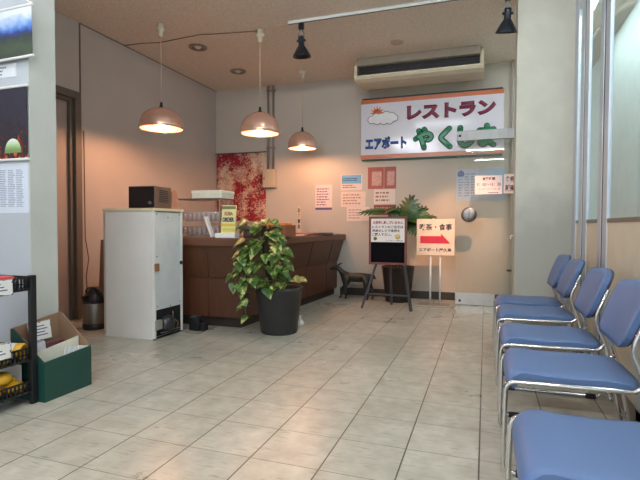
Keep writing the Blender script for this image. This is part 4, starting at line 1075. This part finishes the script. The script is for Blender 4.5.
q.build('border_marking', mat('border_grey', (120, 112, 104), .6), t)
q = M()
for i in range(4): q.box(.004, .005, -.055, .055-.02*(i % 2), .03+.02*i, .037+.02*i)
q.build('fine_print', INK, t)

# ------------------------------------------------------------------ light, world, camera
def area(name, loc, size, power, rgb, rot=(0, 0, 0), sy=None):
    l = bpy.data.lights.new(name, 'AREA'); l.energy = power; l.color = rgb; l.size = size
    if sy: l.shape = 'RECTANGLE'; l.size_y = sy
    o = bpy.data.objects.new(name, l); COL.objects.link(o); o.location = loc; o.rotation_euler = rot; return o
def spotl(name, loc, target, power, rgb, ang, blend=.6, r=.03):
    l = bpy.data.lights.new(name, 'SPOT'); l.energy = power; l.color = rgb; l.spot_size = math.radians(ang); l.spot_blend = blend; l.shadow_soft_size = r
    o = bpy.data.objects.new(name, l); COL.objects.link(o); o.location = loc
    o.rotation_euler = (Vector(target)-Vector(loc)).to_track_quat('-Z', 'Y').to_euler(); return o
spotl('spot_beam', (.17, 5.20, 3.0), (-.45, 7.3, .80), 330, (1, .48, .25), 34, .8)
W = bpy.data.worlds.new('World'); SC.world = W; W.use_nodes = True
bg = W.node_tree.nodes['Background']; bg.inputs[0].default_value = (.80, .90, 1, 1); bg.inputs[1].default_value = 1.3
# unseen light strip added to brighten the office behind the partition
pn = thing('fluorescent_light', 'added unseen light strip brightening the room behind the partition', 'ceiling light', (1.0, 3.6, ZC))
M().box(-.08, .08, -1.8, 3.2, -.03, 0, .004).build('housing', WHITEP, pn); M().box(-.05, .05, -1.75, 3.15, -.036, -.03).build('diffuser', emit('office_fill_light', (240, 250, 255), 40), pn)

cam = bpy.data.cameras.new('camera'); co = bpy.data.objects.new('camera', cam); COL.objects.link(co)
cam.sensor_width = 36; cam.sensor_fit = 'HORIZONTAL'; cam.lens = 477.18/640*36; cam.clip_start = .05
yaw, pit, rol = (math.radians(v) for v in (19.1213, 1.6973, .2154))
F = Vector((-math.sin(yaw)*math.cos(pit), math.cos(yaw)*math.cos(pit), -math.sin(pit))); R = Vector((math.cos(yaw), math.sin(yaw), 0)); U = R.cross(F)
R2 = R*math.cos(rol)+U*math.sin(rol); U2 = -R*math.sin(rol)+U*math.cos(rol)
co.matrix_world = Matrix(((R2.x, U2.x, -F.x, 0), (R2.y, U2.y, -F.y, 0), (R2.z, U2.z, -F.z, 1.1), (0, 0, 0, 1)))
SC.camera = co
vs_ = SC.view_settings; vs_.view_transform = 'Standard'; vs_.look = 'None'; vs_.gamma = 1; vs_.exposure = 0.05; vs_.use_curve_mapping = False
SC.cycles.max_bounces = 8; SC.cycles.transparent_max_bounces = 16; SC.cycles.sample_clamp_indirect = 4; SC.cycles.use_denoising = True
SC.cycles.caustics_reflective = False; SC.cycles.caustics_refractive = False
